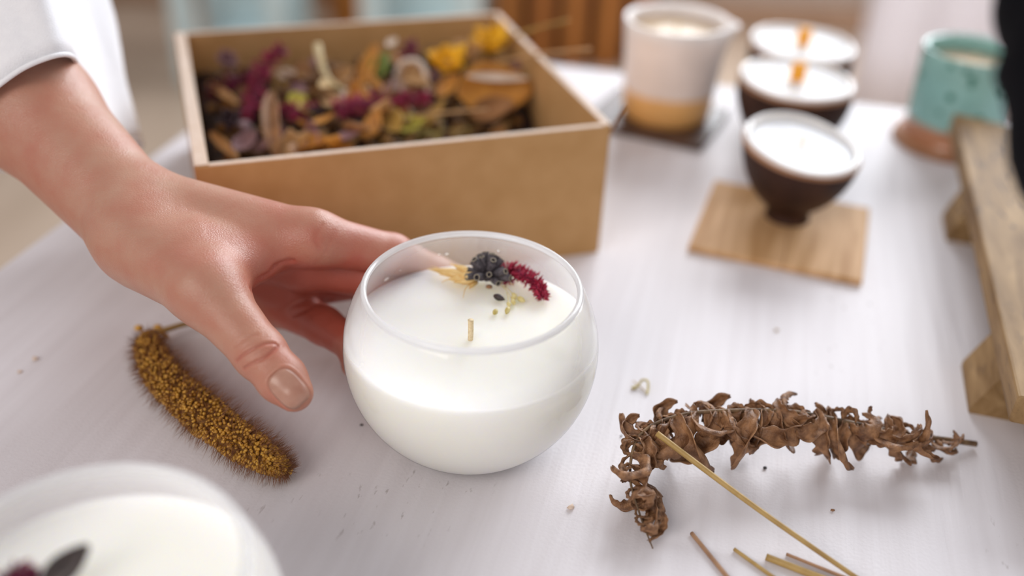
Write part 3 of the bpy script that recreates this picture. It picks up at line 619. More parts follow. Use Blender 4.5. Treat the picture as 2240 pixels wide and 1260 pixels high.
def surface_nets(fn, lo, hi, h):
    n = np.ceil((np.array(hi) - lo) / h / 4).astype(int) * 4; B = n // 4
    ci = np.stack(np.meshgrid(*[np.arange(b) for b in B], indexing='ij'), -1).reshape(-1, 3)
    cd = np.concatenate([fn(lo + (c * 4 + 1.5) * h) for c in np.array_split(ci, max(1, len(ci) // 200000))]).reshape(B)
    near = np.abs(cd) < 4 * h * 1.6
    V = np.repeat(np.repeat(np.repeat(np.where(cd > 0, 1.0, -1.0).astype(np.float32), 4, 0), 4, 1), 4, 2)
    msk = np.repeat(np.repeat(np.repeat(near, 4, 0), 4, 1), 4, 2)
    idx = np.argwhere(msk)
    V[msk] = np.concatenate([fn(lo + q * h) for q in np.array_split(idx, max(1, len(idx) // 200000))])
    S = V < 0
    c8 = [S[i:n[0] - 1 + i, j:n[1] - 1 + j, k:n[2] - 1 + k] for i in (0, 1) for j in (0, 1) for k in (0, 1)]
    al = c8[0].copy(); an = c8[0].copy()
    for c in c8[1:]: al &= c; an |= c
    act = np.argwhere(an & ~al); ids = np.full(S.shape, -1, np.int32); ids[tuple(act.T)] = np.arange(len(act))
    acc = np.zeros((len(act), 3)); cnt = np.zeros(len(act))
    cor = [np.array((i, j, k)) for i in (0, 1) for j in (0, 1) for k in (0, 1)]
    for a in range(8):
        for b in range(a + 1, 8):
            if np.abs(cor[a] - cor[b]).sum() != 1: continue
            va = V[tuple((act + cor[a]).T)]; vb = V[tuple((act + cor[b]).T)]; x = (va < 0) != (vb < 0)
            tt = np.where(x, va / np.where(x, va - vb, 1), 0); acc += np.where(x[:, None], cor[a] + tt[:, None] * (cor[b] - cor[a]), 0); cnt += x
    verts = lo + (act + acc / cnt[:, None]) * h; faces = []
    for ax in range(3):
        sl0 = [slice(1, -1)] * 3; sl0[ax] = slice(0, -1); sl1 = list(sl0); sl1[ax] = slice(1, None)
        A = S[tuple(sl0)]; Bq = S[tuple(sl1)]; e = np.argwhere(A != Bq)
        off = np.ones(3, int); off[ax] = 0; e0 = e + off; u, w = [(1, 2), (2, 0), (0, 1)][ax]
        du = np.zeros(3, int); du[u] = 1; dw = np.zeros(3, int); dw[w] = 1
        q = np.stack([ids[tuple((e0 - du - dw).T)], ids[tuple((e0 - dw).T)], ids[tuple(e0.T)], ids[tuple((e0 - du).T)]], 1)
        fl = A[tuple(e.T)]; q[~fl] = q[~fl][:, ::-1]; faces.append(q[(q >= 0).all(1)])
    return verts, np.vstack(faces)

person = thing('person', at(20, 150, .45) * np.array([1, 1, 0]), 'person in a loose white shirt reaching in to hold the candle bowl', 'person')
PO = np.array(person.location)
lo = np.array([-0.275, 0.255, 0.006]); hi = np.array([0.008, 0.475, 0.165])
HV, HF = surface_nets(hand_sdf, lo, hi, 0.0009)
HV = to_surface(hand_sdf, HV, 2)
# drop the far open end beyond the sleeve
# --- thumbnail frame
n_ax = unit(TTP - TIP_); n_nrm = unit((CC - TTP) - n_ax * ((CC - TTP) @ n_ax)); n_side = np.cross(n_ax, n_nrm)
n_nrm = unit(n_nrm + n_side * 0.10); n_side = np.cross(n_ax, n_nrm)
NC = TTP + n_ax * 0.0012 + n_nrm * 0.0072
def nail_uv(P): q = P - NC; return q @ n_ax, q @ n_side, q @ n_nrm
NLEN, NWID = 0.0069, 0.0054
def nail_in(u, v):                     # <1 inside the outline: squared base, rounded tip
    return (np.abs(u) / NLEN) ** 3.0 + (np.abs(v) / (NWID * (1 - 0.06 * u / NLEN))) ** 3.0
def sub_near(V, F, fn):
    me = bpy.data.meshes.new('tmp'); me.from_pydata(V.tolist(), [], F.tolist()); bm = bmesh.new(); bm.from_mesh(me); bm.verts.ensure_lookup_table()
    m = fn(np.array([v.co[:] for v in bm.verts])); ed = [e for e in bm.edges if m[e.verts[0].index] and m[e.verts[1].index]]
    bmesh.ops.subdivide_edges(bm, edges=ed, cuts=1, use_grid_fill=True); bm.verts.index_update()
    V2 = np.array([v.co[:] for v in bm.verts]); F2 = [tuple(v.index for v in f.verts) for f in bm.faces]; bm.free(); bpy.data.meshes.remove(me); return V2, F2
HV, HF = sub_near(HV, HF, lambda P: (np.linalg.norm(P - TTP, axis=1) < .013) | (np.linalg.norm(P - TIP_, axis=1) < .014))
HV = to_surface(hand_sdf, HV, 2)
_, HN = grad(hand_sdf, HV); HN /= np.linalg.norm(HN, axis=1)[:, None]
disp = np.zeros(len(HV)); crease_red = np.zeros(len(HV))
def on_skin(px, py, d):                # the place on the skin met along that direction
    p = at(px, py, d - .05); r = unit(ray(px, py))
    for _ in range(60): p = p + r * 0.8 * hand_sdf(p[None])[0]
    return p
def groove(pts, depth, width):
    global disp, crease_red
    S = spline([on_skin(*p) for p in pts], 6); dm = np.full(len(HV), 9.0)
    for a, b in zip(S, S[1:]):
        ab = b - a; h = np.clip(((HV - a) @ ab) / (ab @ ab + 1e-12), 0, 1); dm = np.minimum(dm, np.linalg.norm(HV - a - h[:, None] * ab, axis=1))
    crease_red = np.maximum(crease_red, min(1, depth / .0005) * np.exp(-(dm / (width * 1.3)) ** 2))
    disp += -depth * np.exp(-(dm / width) ** 2) + depth * 0.35 * np.exp(-((dm - 2.2 * width) / (1.2 * width)) ** 2)
groove([(517, 790, .36), (534, 775, .36), (556, 762, .36), (580, 752, .36), (601, 752, .36)], .00042, .0006)
groove([(534, 806, .358), (552, 795, .357), (574, 785, .356), (594, 771, .356), (608, 757, .358)], .00042, .0006)
groove([(512, 760, .36), (535, 742, .36), (562, 733, .36)], .00016, .0007)
groove([(548, 634, .385), (575, 605, .39), (605, 580, .392), (640, 570, .396)], .0006, .0010)
groove([(700, 548, .398), (690, 520, .396), (705, 490, .398)], .00022, .0008)
groove([(712, 552, .398), (720, 530, .396), (735, 505, .398)], .00016, .0008)
groove([(640, 690, .438), (680, 672, .436), (722, 655, .434)], .0006, .0010)
# tendons and faint unevenness on the back of the hand
for a, b, dp in ((at(380, 430, .405), IMC, .0006), (at(360, 590, .385), TMC, .0004)):
    ab = b - a; h = np.clip(((HV - a) @ ab) / (ab @ ab), 0, 1); dd = np.linalg.norm(HV - a - h[:, None] * ab, axis=1)
# nail bed: press the flesh in under the nail, raise the fold round it
u, v, w = nail_uv(HV); g = nail_in(u, v); face = (HN @ n_nrm > 0.1) & (np.abs(u) < 2 * NLEN) & (w > -.008)
disp += np.where(face, -0.00045 * np.clip((1.15 - g) / 0.3, 0, 1) + 0.00028 * np.exp(-((g - 1.45) / 0.30) ** 2) * (u < NLEN * 0.9), 0)
HV = HV + HN * disp[:, None]
arm = mk('arm_and_hand', HV - PO, HF, 'skin', person)
fl = np.zeros(len(HV))
for c, r, s in ((TIP_, .010, .45), (TTP, .010, .40), (INDEX[1][0], .016, .35), (at(720, 600, .42), .022, .65), (at(700, 700, .43), .024, .85), (at(600, 640, .42), .024, .55), (TMC, .016, .12), (at(560, 620, .39), .014, .30), (at(640, 500, .40), .02, .10), (at(40, 420, .42), .03, .25), (at(470, 540, .385), .015, .12)):
    fl += s * np.exp(-(np.linalg.norm(HV - c, axis=1) / r) ** 2)
fl += 0.22 * crease_red
attr = arm.data.attributes.new('flush', 'FLOAT', 'POINT'); attr.data.foreach_set('value', np.clip(fl, 0, 1.0).astype(np.float32))
# thumbnail plate
nu, nv = 17, 15; G = np.zeros((nu, nv, 3))
for i, a in enumerate(np.linspace(-1, 1, nu)):
    for j, b in enumerate(np.linspace(-1, 1, nv)):
        # square -> superellipse
        s = max(abs(a), abs(b)); k = 1.0 if s == 0 else s / (abs(a) ** 3 + abs(b) ** 3) ** (1 / 3)
        uu, vv = a * k * NLEN * 0.97, b * k * NWID * 0.97
        p = NC + n_ax * uu + n_side * vv
        for _ in range(12):
            d = hand_sdf(p[None])[0]; p = p - n_nrm * d
        G[i, j] = p + n_nrm * (0.00012 - 0.00035 * (abs(vv) / NWID) ** 4 - 0.0002 * max(0, -uu / NLEN) ** 2)
V, F = grid_solid_vf(G, 0.0004); nail = mk('thumbnail', V - PO, F, 'nail', person)

# loose white sleeve: cloth tube round the forearm, hem slack on the far side
hem = [at(-90, 265, .405), at(0, 186, .402), at(70, 141, .401), at(148, 121, .410), at(176, 158, .455), at(212, 248, .490), at(262, 302, .515), at(309, 312, .530), at(270, 352, .540), at(150, 372, .530), at(20, 372, .495), at(-70, 345, .445)]
H = np.array(hem); nH = len(H)
def closed_spline(P, n):
    out = []; m = len(P)
    for i in range(m):
        p0, p1, p2, p3 = P[i - 1], P[i], P[(i + 1) % m], P[(i + 2) % m]
        for k in range(n):
            t = k / n; out.append(0.5 * (2 * p1 + (p2 - p0) * t + (2 * p0 - 5 * p1 + 4 * p2 - p3) * t * t + (3 * p1 - p0 - 3 * p2 + p3) * t ** 3))
    return np.array(out)
H = closed_spline(H, 8); nr = len(H); upv = np.array([-0.056, 0.087, 0.135]); nl = 26
cenH = H.mean(0); G = np.zeros((nr, nl, 3)); th = np.arange(nr) / nr * 2 * math.pi
for j in range(nl):
    s = j / (nl - 1); ring = H + upv * s; c = cenH + upv * s
    fold = 0.0022 * np.sin(5 * th + 6 * s) * math.sin(min(1, s * 3) * 1.57) + 0.0030 * np.sin(3 * th - 9 * s + 1) * s + 0.0016 * np.sin(9 * th + 14 * s)
    rad = ring - c; rl = np.linalg.norm(rad, axis=1)[:, None]
    k = 1 + 0.10 * math.sin(s * 2.2)
    G[:, j] = c + rad * k + rad / rl * (fold[:, None] * min(1, 4 * s)) 
    if j < 2: G[:, j] += rad / rl * 0.0006
V = G.reshape(-1, 3); F = [(i * nl + j, ((i + 1) % nr) * nl + j, ((i + 1) % nr) * nl + j + 1, i * nl + j + 1) for i in range(nr) for j in range(nl - 1)]
slv = mk('shirt_sleeve', V - PO, F, 'cloth_white', person); sm = slv.modifiers.new('thickness', 'SOLIDIFY'); sm.thickness = 0.0011; sm.offset = 0
ht = tube_vf(np.vstack([G[:, 0], G[:1, 0]]), 0.0011, 8, cap=False); mk('sleeve_hem', ht[0] - PO, ht[1], 'cloth_white', person)

# ================================================================== DRIED PLANTS
def leaf_grid(L, W, bend=0.6, cup=0.8, nu=12, nv=5, lobes=0, twist=0.0, wave=0.0, tip=1.0, ph=0.0):
    """leaf sheet along +x; bend curls it lengthwise, cup rolls it across"""
    G = np.zeros((nu, nv, 3)); x = z = 0.0; ds = L / (nu - 1)
    for i in range(nu):
        t = i / (nu - 1); a = bend * t
        if i: x += ds * math.cos(bend * (t - .5 / (nu - 1))); z += ds * math.sin(bend * (t - .5 / (nu - 1)))
        w = W * max(0.03, (math.sin(math.pi * (t ** 0.8 * 0.94 + 0.03)) ** 0.75)) * (1 - (1 - tip) * t)
        if lobes: w *= 0.84 + 0.16 * math.cos(2 * math.pi * lobes * t + ph)
        T = np.array([math.cos(a), 0, math.sin(a)]); N = np.array([-math.sin(a), 0, math.cos(a)]); tw = twist * t
        for j in range(nv):
            v = (j / (nv - 1)) * 2 - 1; an = cup * v
            yy = w * (math.sin(an) / cup if abs(cup) > 1e-3 else v); zz = w * ((1 - math.cos(an)) / cup if abs(cup) > 1e-3 else 0) + wave * math.sin(9 * t + 5 * v + ph)
            y2 = yy * math.cos(tw) - zz * math.sin(tw); z2 = yy * math.sin(tw) + zz * math.cos(tw)
            G[i, j] = np.array([x, 0, z]) + np.array([0, 1, 0]) * y2 + N * z2
    return G
def rot_of(d, up=(0, 0, 1), roll=0.0):
    R = frame(d, up); c, s = math.cos(roll), math.sin(roll)
    return R @ np.array([[1, 0, 0], [0, c, -s], [0, s, c]])
def settle(o, z=0.0):
    """lift or lower a freshly built world-space mesh so that it rests on the plane z"""
    pass

# ------------------------------------------------ dried fern frond
def fern():
    pts = [on(1428, 1200, .002), on(1398, 1120, .008), on(1378, 1035, .015), on(1402, 950, .021), on(1490, 908, .024), on(1620, 898, .024), on(1740, 902, .022), on(1860, 925, .018), on(1980, 950, .011), on(2070, 962, .006), on(2134, 971, .002)]
    base = np.array([pts[4][0], pts[4][1], 0.0])
    t = thing('fern_frond', base, 'curled brown dried fern frond lying on the white table', 'dried fern')
    P = spline(pts, 10); n = len(P)
    seg = np.concatenate([[0], np.cumsum(np.linalg.norm(np.diff(P, axis=0), axis=1))]); Lt = seg[-1]
    mk('stem', *tube_vf(P - base, np.interp(seg / Lt, [0, .3, 1], [.0003, .0008, .0013]), 8), 'fern_stem', t)
    mesh_kinds = []
    r2 = random.Random(3)
    for k in range(8):
        G = leaf_grid(1.0, 0.17 + 0.04 * r2.random(), bend=[3.2, 4.2, -3.0, 5.0, 2.4, -4.2, 3.6, 2.0][k], cup=[1.3, -1.2, 1.5, 1.0, -1.4, 1.3, -1.1, 1.6][k], nu=40, nv=7, lobes=[5, 4, 6, 5, 4, 5, 6, 5][k], twist=[1.4, -2.0, 2.4, -1.2, 1.8, -2.5, 1.0, 2.0][k], wave=0.02, ph=k)
        V, F = grid_solid_vf(G, 0.012); me = bpy.data.meshes.new('pinna'); me.from_pydata(V.tolist(), [], [tuple(map(int, f)) for f in F]); me.polygons.foreach_set('use_smooth', [True] * len(me.polygons)); me.materials.append(M['fern']); mesh_kinds.append(me)
    T = np.gradient(P, axis=0); T /= np.linalg.norm(T, axis=1)[:, None]
    m = 58
    for i in range(m):
        s = 0.015 + 0.91 * i / (m - 1); q = s * Lt; k = min(n - 1, int(np.searchsorted(seg, q))); p = P[k]; tg = T[k]
        prof = np.interp(s, [0, .12, .35, .6, .78, .88, 1], [.50, .85, 1.0, .95, .78, .50, .20])
        lat = unit(np.cross([0, 0, 1], tg))            # one side of the stem
        for side in (-1, 1):
            near = (lat * side)[1] < 0 if s > 0.3 else (lat * side)[0] > 0
            L = 0.0315 * prof * r2.uniform(.85, 1.15) * (1.0 if near else (0.46 if s > 0.3 else 0.40)) * (1.0 if s > 0.3 else 0.85)
            d = lat * side * (1.0 if near else 0.7) + tg * -0.35 * r2.uniform(.4, 1.4) + np.array([0, 0, r2.uniform(-.75, .2) if near else r2.uniform(-.25, .35)])
            d = unit(d)
            if p[2] + d[2] * L < 0.0015: d[2] = (0.0015 - p[2]) / L; d = unit(d)
            me = r2.choice(mesh_kinds); o = bpy.data.objects.new('pinna', me); COL.objects.link(o); o.parent = t
            vv = np.array([x.co[:] for x in me.vertices]) * L; best = None
            for _ in range(5):          # dried leaves hang close to the stem: keep the flattest of a few turns
                Rt = rot_of(d, (r2.uniform(-.6, .6), r2.uniform(-.6, .6), 1), r2.uniform(-3.1, 3.1)); zm = max(0, (vv @ Rt.T)[:, 2].max() + p[2] - .026) + max(0, -((vv @ Rt.T)[:, 2].min() + p[2]))
                if best is None or zm < best[0]: best = (zm, Rt)
            R = best[1]
            # curl upward if the leaf would dip through the table
            v = np.array([x.co[:] for x in me.vertices]) * L @ R.T; zmin = v[:, 2].min() + p[2]
            off = max(0.0, 0.0004 - zmin)
            local(o, p - base + np.array([0, 0, off]), R, L)
    return t
fern()

# ------------------------------------------------ straw stems on the table
def stem(a, b, ra, rb, mat, label, mid=(0, 0, 0), name='straw_stem', group=None):
    a, b = np.asarray(a), np.asarray(b); P = spline([a, (a + b) / 2 + np.asarray(mid), b], 8)
    o = mk(name, *tube_vf(P - np.array([a[0], a[1], 0]), np.linspace(ra, rb, len(P)), 9), mat); o.location = (a[0], a[1], 0); return tag(o, label, 'stem', group)
stem(on(1437, 948, .0250), on(1900, 1282, .0012), .0012, .0009, 'straw', 'long straw stem leaning on the fern and running to the bottom edge', (0, 0, -.0012))
stem(on(1513, 1166, .0009), on(1610, 1285, .0009), .0008, .0009, 'straw_red', 'short reddish straw stem nearest the fern tip')
stem(on(1606, 1201, .0009), on(1730, 1290, .0009), .0007, .0008, 'straw', 'thin golden straw stem second from the fern tip')
stem(on(1676, 1218, .0013), on(1850, 1285, .0013), .0013, .0014, 'straw', 'thickest olive straw stem at the bottom edge')
stem(on(1720, 1212, .0008), on(1890, 1280, .0008), .0006, .0007, 'straw_red', 'thin purplish straw stem just behind the thickest one')

# ------------------------------------------------ millet spike
def millet():
    pts = [on(322, 745, .0075), on(348, 810, .0088), on(415, 880, .0095), on(500, 948, .0095), on(580, 1002, .0082), on(632, 1030, .005)]
    base = np.array([pts[2][0], pts[2][1], 0]); t = thing('millet_spike', base, 'golden brown bristly millet spike lying on the table by the thumb', 'millet spike')
    P = spline(pts, 14) - base; n = len(P); s = np.linspace(0, 1, n); rad = np.interp(s, [0, .06, .2, .45, .72, .9, 1], [.0045, .0064, .0076, .0085, .0070, .0042, .0006])
    mk('core', *tube_vf(P, rad * 0.80, 14), 'millet_core', t)
    T = np.gradient(P, axis=0); T /= np.linalg.norm(T, axis=1)[:, None]
    iv, if_ = ico_vf(1); SV, SF, BV, BF = [], [], [], []; ns = 0; nb = 0
    for k in range(3300):
        i = int(rng.integers(0, n)); a = rng.uniform(0, 2 * math.pi); N = unit(np.cross(T[i], [0, 0, 1])); B = np.cross(T[i], N)
        dr = math.cos(a) * N + math.sin(a) * B; p = P[i] + T[i] * rng.uniform(-.5, .5) * .0016 + dr * rad[i] * rng.uniform(.80, 1.0)
        if p[2] < 0.0008: continue
        R = frame(unit(dr + T[i] * 0.6)); sc = rng.uniform(.8, 1.1)
        SV.append((iv * np.array([.00108, .00080, .00080]) * sc) @ R.T + p); SF += [tuple(q + ns for q in f) for f in if_]; ns += len(iv)
    for k in range(4200):
        i = int(rng.integers(0, n)); a = rng.uniform(0, 2 * math.pi); N = unit(np.cross(T[i], [0, 0, 1])); B = np.cross(T[i], N)
        dr = math.cos(a) * N + math.sin(a) * B; p = P[i] + dr * rad[i] * .85; d = unit(dr + T[i] * rng.uniform(.2, .9) + rng.normal(0, .2, 3)); L = rng.uniform(.0055, .0092) * (0.6 + 0.4 * rad[i] / .0078)
        e = p + d * L
        if e[2] < 0.0003 or p[2] < .0003: continue
        w = unit(np.cross(d, rng.normal(0, 1, 3))) * .00013; w2 = np.cross(d, w)
        BV += [p + w, p - w * .5 + w2 * .87, p - w * .5 - w2 * .87, e]; BF += [(nb, nb + 1, nb + 3), (nb + 1, nb + 2, nb + 3), (nb + 2, nb, nb + 3)]; nb += 4
    o = mk('grains', np.vstack(SV), SF, 'millet', t); o['kind'] = 'stuff'
    o = mk('bristles', np.array(BV), BF, 'bristle', t, smooth=False); o['kind'] = 'stuff'
    st = spline([on(318, 738, .008), on(360, 722, .008), on(430, 704, .006), on(520, 700, .004), on(626, 714, .0012)], 8) - base
    mk('stalk', *tube_vf(st, np.linspace(.0016, .0008, len(st)), 8), 'straw', t)
    gv = [on(304, 718, .009), on(345, 716, .009), on(352, 728, .008), on(362, 735, .006), on(332, 724, .010)]
    for k, g in enumerate(gv):
        V, F = ico_vf(2); mk('spikelet', V * np.array([.0022, .0017, .0016]) * (1 - .08 * k) + (g - base), F, 'millet', t)
millet()

# ------------------------------------------------ posy on the candle
def floret_spike(name, pts, rad, nf, mat, label, cat, floret=.0018, group=None, stem_mat='amaranth_dark', zfloor=None):
    base = np.array(pts[len(pts) // 2]) * 1.0
    t = thing(name, base, label, cat, group); P = spline(pts, 8) - base; n = len(P); s = np.linspace(0, 1, n); R_ = rad * np.interp(s, [0, .15, .6, .9, 1], [.6, 1, 1, .7, .35])
    mk('stem', *tube_vf(P, R_ * .30, 8), stem_mat, t); T = np.gradient(P, axis=0); T /= np.linalg.norm(T, axis=1)[:, None]; V, F, c = [], [], 0
    for k in range(nf):
        i = int(rng.integers(0, n)); a = rng.uniform(0, 2 * math.pi); N = unit(np.cross(T[i], [0.1, 0, 1])); B = np.cross(T[i], N); dr = math.cos(a) * N + math.sin(a) * B
        p = P[i] + dr * R_[i] * rng.uniform(.15, .62); d = unit(dr + T[i] * rng.uniform(-.1, .6) + rng.normal(0, .45, 3)); L = floret * rng.uniform(.6, 1.35); q = unit(np.cross(d, rng.normal(0, 1, 3))) * L * .19; q2 = np.cross(d, q) * .8
        e = p + d * L; m = p + d * L * .35
        if zfloor is not None and (e + base)[2] < zfloor: continue
        V += [p, m + q, m + q2, m - q, m - q2, e]; F += [tuple(c + x for x in f) for f in ((0, 1, 2), (0, 2, 3), (0, 3, 4), (0, 4, 1), (5, 2, 1), (5, 3, 2), (5, 4, 3), (5, 1, 4))]; c += 6
    o = mk('florets', np.array(V), F, mat, t, smooth=False); o['kind'] = 'stuff'; return t
floret_spike('amaranth_sprig', [on(1096, 596, WZ + .004), on(1118, 590, WZ + .0045), on(1145, 600, WZ + .0045), on(1168, 616, WZ + .004), on(1182, 634, WZ + .003), on(1187, 652, WZ + .0018)], .0043, 820, 'amaranth', 'crimson amaranth sprig curving over the cream candle wax', 'dried flower', .0023, zfloor=WZ)
floret_spike('amaranth_crumb', [on(1102, 622, WZ + .0012), on(1112, 615, WZ + .0018), on(1122, 616, WZ + .0015)], .0020, 70, 'amaranth', 'small crimson amaranth fragment beneath the curved sprig', 'dried flower', .0014, zfloor=WZ)
def lavender():
    c = on(1066, 607, WZ + .002); t = thing('lavender_head', (c[0], c[1], WZ), 'dark grey lavender head in the middle of the candle posy', 'dried flower')
    V, F = ico_vf(2); mk('core', V * np.array([.0032, .0028, .0024]) + np.array([0, 0, .0028]), F, 'lavender', t)
    prof = smooth_prof([(0, 0), (.0007, .0002), (.0013, .0022), (.00135, .0044), (.00105, .0062), (.0012, .0068), (.0008, .0067), (.0006, .0056), (0, .0050)], 3)
    LV, LF = lathe_vf(prof, 12); th = np.arctan2(LV[:, 1], LV[:, 0]); k = 1 + .10 * np.cos(6 * th); LV[:, 0] *= k; LV[:, 1] *= k
    lip = [(.00098 + .00022 * math.cos(q), .0068 + .00022 * math.sin(q)) for q in np.linspace(0, 2 * math.pi, 6, endpoint=False)]; PV, PF = lathe_vf(lip, 12, closed=True)
    dirs = [(-.95, -.05, .35), (-.8, .45, .5), (-.45, .75, .75), (0, .95, .65), (.45, .8, .75), (.75, .5, .8), (.95, .15, .45), (.65, -.35, .45), (-.75, -.5, .22), (-.35, -.75, .38), (.1, -.75, .55), (.50, -.8, .12), (.85, -.3, .12), (-.3, .15, 1), (.2, .3, 1.05), (.25, -.2, 1), (-.15, .6, 1.1), (-.5, -.1, .8)]
    for d in dirs:
        d = unit(np.array(d)); R = frame(d); R = np.column_stack([R[:, 1], R[:, 2], R[:, 0]]); sc = rng.uniform(.95, 1.25); p = d * np.array([.0022, .0020, .0016]) + np.array([0, 0, .0030])
        o = mk('calyx', (LV * sc) @ R.T + p, LF, 'lavender', t); mk('calyx_lip', (PV * sc) @ R.T + p, PF, 'lavender_rim', o)
    V, F = ico_vf(1); b = on(1070, 627, WZ + .001) - np.array([c[0], c[1], WZ]); mk('dry_bract', V * np.array([.0016, .0012, .0010]) * 1.0 + b, F, 'fern', t)
lavender()
def wheat():
    c = on(1035, 606, WZ); t = thing('wheat_ear', (c[0], c[1], WZ), 'pale golden wheat husks fanned out on the left of the candle posy', 'dried flower')
    spec = [((1040, 604, .003), (934, 588, .0022), .0024), ((1042, 600, .004), (986, 577, .004), .0018), ((1044, 606, .003), (980, 611, .0022), .0030), ((1045, 600, .0045), (1000, 583, .0045), .0020), ((1046, 610, .002), (1010, 622, .0016), .0019), ((1046, 604, .005), (1000, 600, .0045), .0021), ((1048, 596, .004), (1012, 585, .004), .0018), ((1044, 612, .0016), (1026, 632, .0012), .0014), ((1042, 603, .0022), (960, 600, .0018), .0022), ((1046, 608, .0035), (992, 618, .0022), .0022)]
    for k, (a, b, w) in enumerate(spec):
        A = on(a[0], a[1], WZ + a[2]) - np.array([c[0], c[1], WZ]); B = on(b[0], b[1], WZ + b[2]) - np.array([c[0], c[1], WZ]); L = np.linalg.norm(B - A); d = unit(B - A)
        pr = smooth_prof([(0, 0), (w * .55, L * .10), (w, L * .35), (w * .8, L * .62), (w * .32, L * .86), (w * .05, L)], 4); V, F = lathe_vf(pr, 12); V[:, 1] *= .62; th = np.arctan2(V[:, 1], V[:, 0]); V[:, :2] *= (1 + .10 * np.cos(7 * th))[:, None]
        R = frame(d); R = np.column_stack([R[:, 1], R[:, 2], R[:, 0]]); h = mk('husk', V @ R.T + A, F, 'wheat', t)
    for a, m_, b in (((985, 610), (973, 614), (966, 619)), ((1032, 618), (1018, 632), (1013, 652)), ((960, 588), (948, 584), (938, 584)), ((1000, 583), (985, 577), (988, 574))):
        P = spline([on(a[0], a[1], WZ + .002), on(m_[0], m_[1], WZ + .0016), on(b[0], b[1], WZ + .0006)], 6) - np.array([c[0], c[1], WZ]); mk('awn', *tube_vf(P, np.linspace(.00028, .00008, len(P)), 6), 'wheat', t)
wheat()
def teardrop(L, w):
    return lathe_vf(smooth_prof([(0, 0), (w * .6, L * .12), (w, L * .42), (w * .72, L * .72), (w * .15, L * .95), (0, L)], 4), 12)
def seed_sprig():
    c = on(1110, 645, WZ); t = thing('seed_sprig', (c[0], c[1], WZ), 'thin sprig of pale yellow seeds under the amaranth on the wax', 'dried flower'); o_ = np.array([c[0], c[1], WZ])
    for pts in (((1086, 616, .002), (1105, 632, .0022), (1117, 650, .0012)), ((1102, 626, .002), (1112, 633, .0018), (1120, 641, .0012)), ((1108, 640, .0018), (1111, 650, .0014), (1112, 660, .0008))):
        P = spline([on(x, y, WZ + z) for x, y, z in pts], 6) - o_; mk('stalk', *tube_vf(P, .00016, 6), 'seed', t)
    for (x0, y0, x1, y1, w) in ((1119, 641, 1132, 650, .00085), (1117, 650, 1131, 653, .00085), (1132, 650, 1149, 660, .0012), (1120, 654, 1126, 667, .0010), (1111, 660, 1115, 671, .0009), (1113, 671, 1107, 688, .0011)):
        A = on(x0, y0, WZ + .0012) - o_; B = on(x1, y1, WZ + .0010) - o_; V, F = teardrop(np.linalg.norm(B - A), w); R = frame(unit(B - A)); R = np.column_stack([R[:, 1], R[:, 2], R[:, 0]]); mk('seed', V @ R.T + A, F, 'seed', t)
seed_sprig()
def lone_seed(px, py, px2, py2, w, mat, name, label):
    A = on(px, py, WZ + w * .9); B = on(px2, py2, WZ + w * .9); V, F = teardrop(np.linalg.norm(B - A), w); R = frame(unit(B - A)); R = np.column_stack([R[:, 1], R[:, 2], R[:, 0]]); o = mk(name, V @ R.T, F, mat); o.location = tuple(A); tag(o, label, 'seed')
lone_seed(1087, 677, 1079, 688, .0011, 'seed', 'pale_seed', 'single pale seed lying on the wax behind the wick')
lone_seed(1079, 646, 1105, 656, .0014, 'seed_dark', 'dark_seed', 'dark oblong lavender seed lying on the wax below the posy')
# leaf and blossom on the blurred candle in the corner
def corner_posy():
    z = 0.0535; A = on(95, 1282, z + .004); B = on(197, 1188, z + .012); L = np.linalg.norm(B - A); G = leaf_grid(L, .0042, bend=.25, cup=.7, nu=14)
    V, F = grid_solid_vf(G, .0005); o = mk('dark_leaf', V, F, 'seed_dark'); place(o, A, rot_of(B - A, (0, -1, .4))); tag(o, 'dark pointed dried leaf standing on the blurred corner candle', 'dried leaf')
    floret_spike('purple_blossom', [on(20, 1290, z + .003), on(42, 1272, z + .006), on(62, 1268, z + .004)], .0060, 260, 'amaranth_dark', 'purple dried blossom on the blurred corner candle', 'dried flower', .0030, zfloor=z)
corner_posy()

# ------------------------------------------------ crumbs on the table
def crumb(px, py, r, mat, label, name='crumb', sq=(1.3, 1, .7)):
    c = on(px, py, r * .6); V, F = ico_vf(1); V = V * np.array(sq) * r * (1 + .15 * rng.normal(0, 1, (len(V), 1))); o = mk(name, V, F, mat); o.location = (c[0], c[1], -V[:, 2].min() + .00005); tag(o, label, 'crumb')
crumb(790, 930, .0006, 'speck', 'black speck on the table just left of the glass bowl')
crumb(1673, 1023, .0008, 'speck', 'black speck on the table under the middle of the fern')
crumb(1822, 1117, .0007, 'fern', 'tiny reddish brown speck on the bare table right of the long straw')
crumb(1699, 722, .0009, 'straw', 'small olive speck on the table below the pale coaster')
crumb(1249, 1110, .0013, 'kraft_edge', 'pale flat crumb on the table below the glass bowl')
crumb(1359, 954, .0004, 'speck', 'minute dark speck left of the fern curl')
crumb(78, 785, .0012, 'kraft_edge', 'pale beige crumb on the table left of the millet spike')
crumb(43, 813, .0009, 'kraft_edge', 'smaller beige crumb nearest the left edge of the photo')
def husk_curl():
    P = spline([on(1383, 850, .0006), on(1396, 843, .0012), on(1404, 832, .0025), on(1416, 833, .0028), on(1418, 848, .0016), on(1415, 862, .0006)], 6); c = np.array([P[0][0], P[0][1], 0]); t = thing('husk_curl', c, 'small yellow curled husk on the table right of the glass bowl', 'husk')
    mk('curl', *tube_vf(P - c, np.interp(np.linspace(0, 1, len(P)), [0, .3, 1], [.0008, .0005, .0006]), 7), 'seed', t)
    P = spline([on(1385, 833, .0010), on(1397, 843, .0012), on(1411, 856, .0008)], 5); mk('stalk', *tube_vf(P - c, .00022, 6), 'straw', t)
husk_curl()

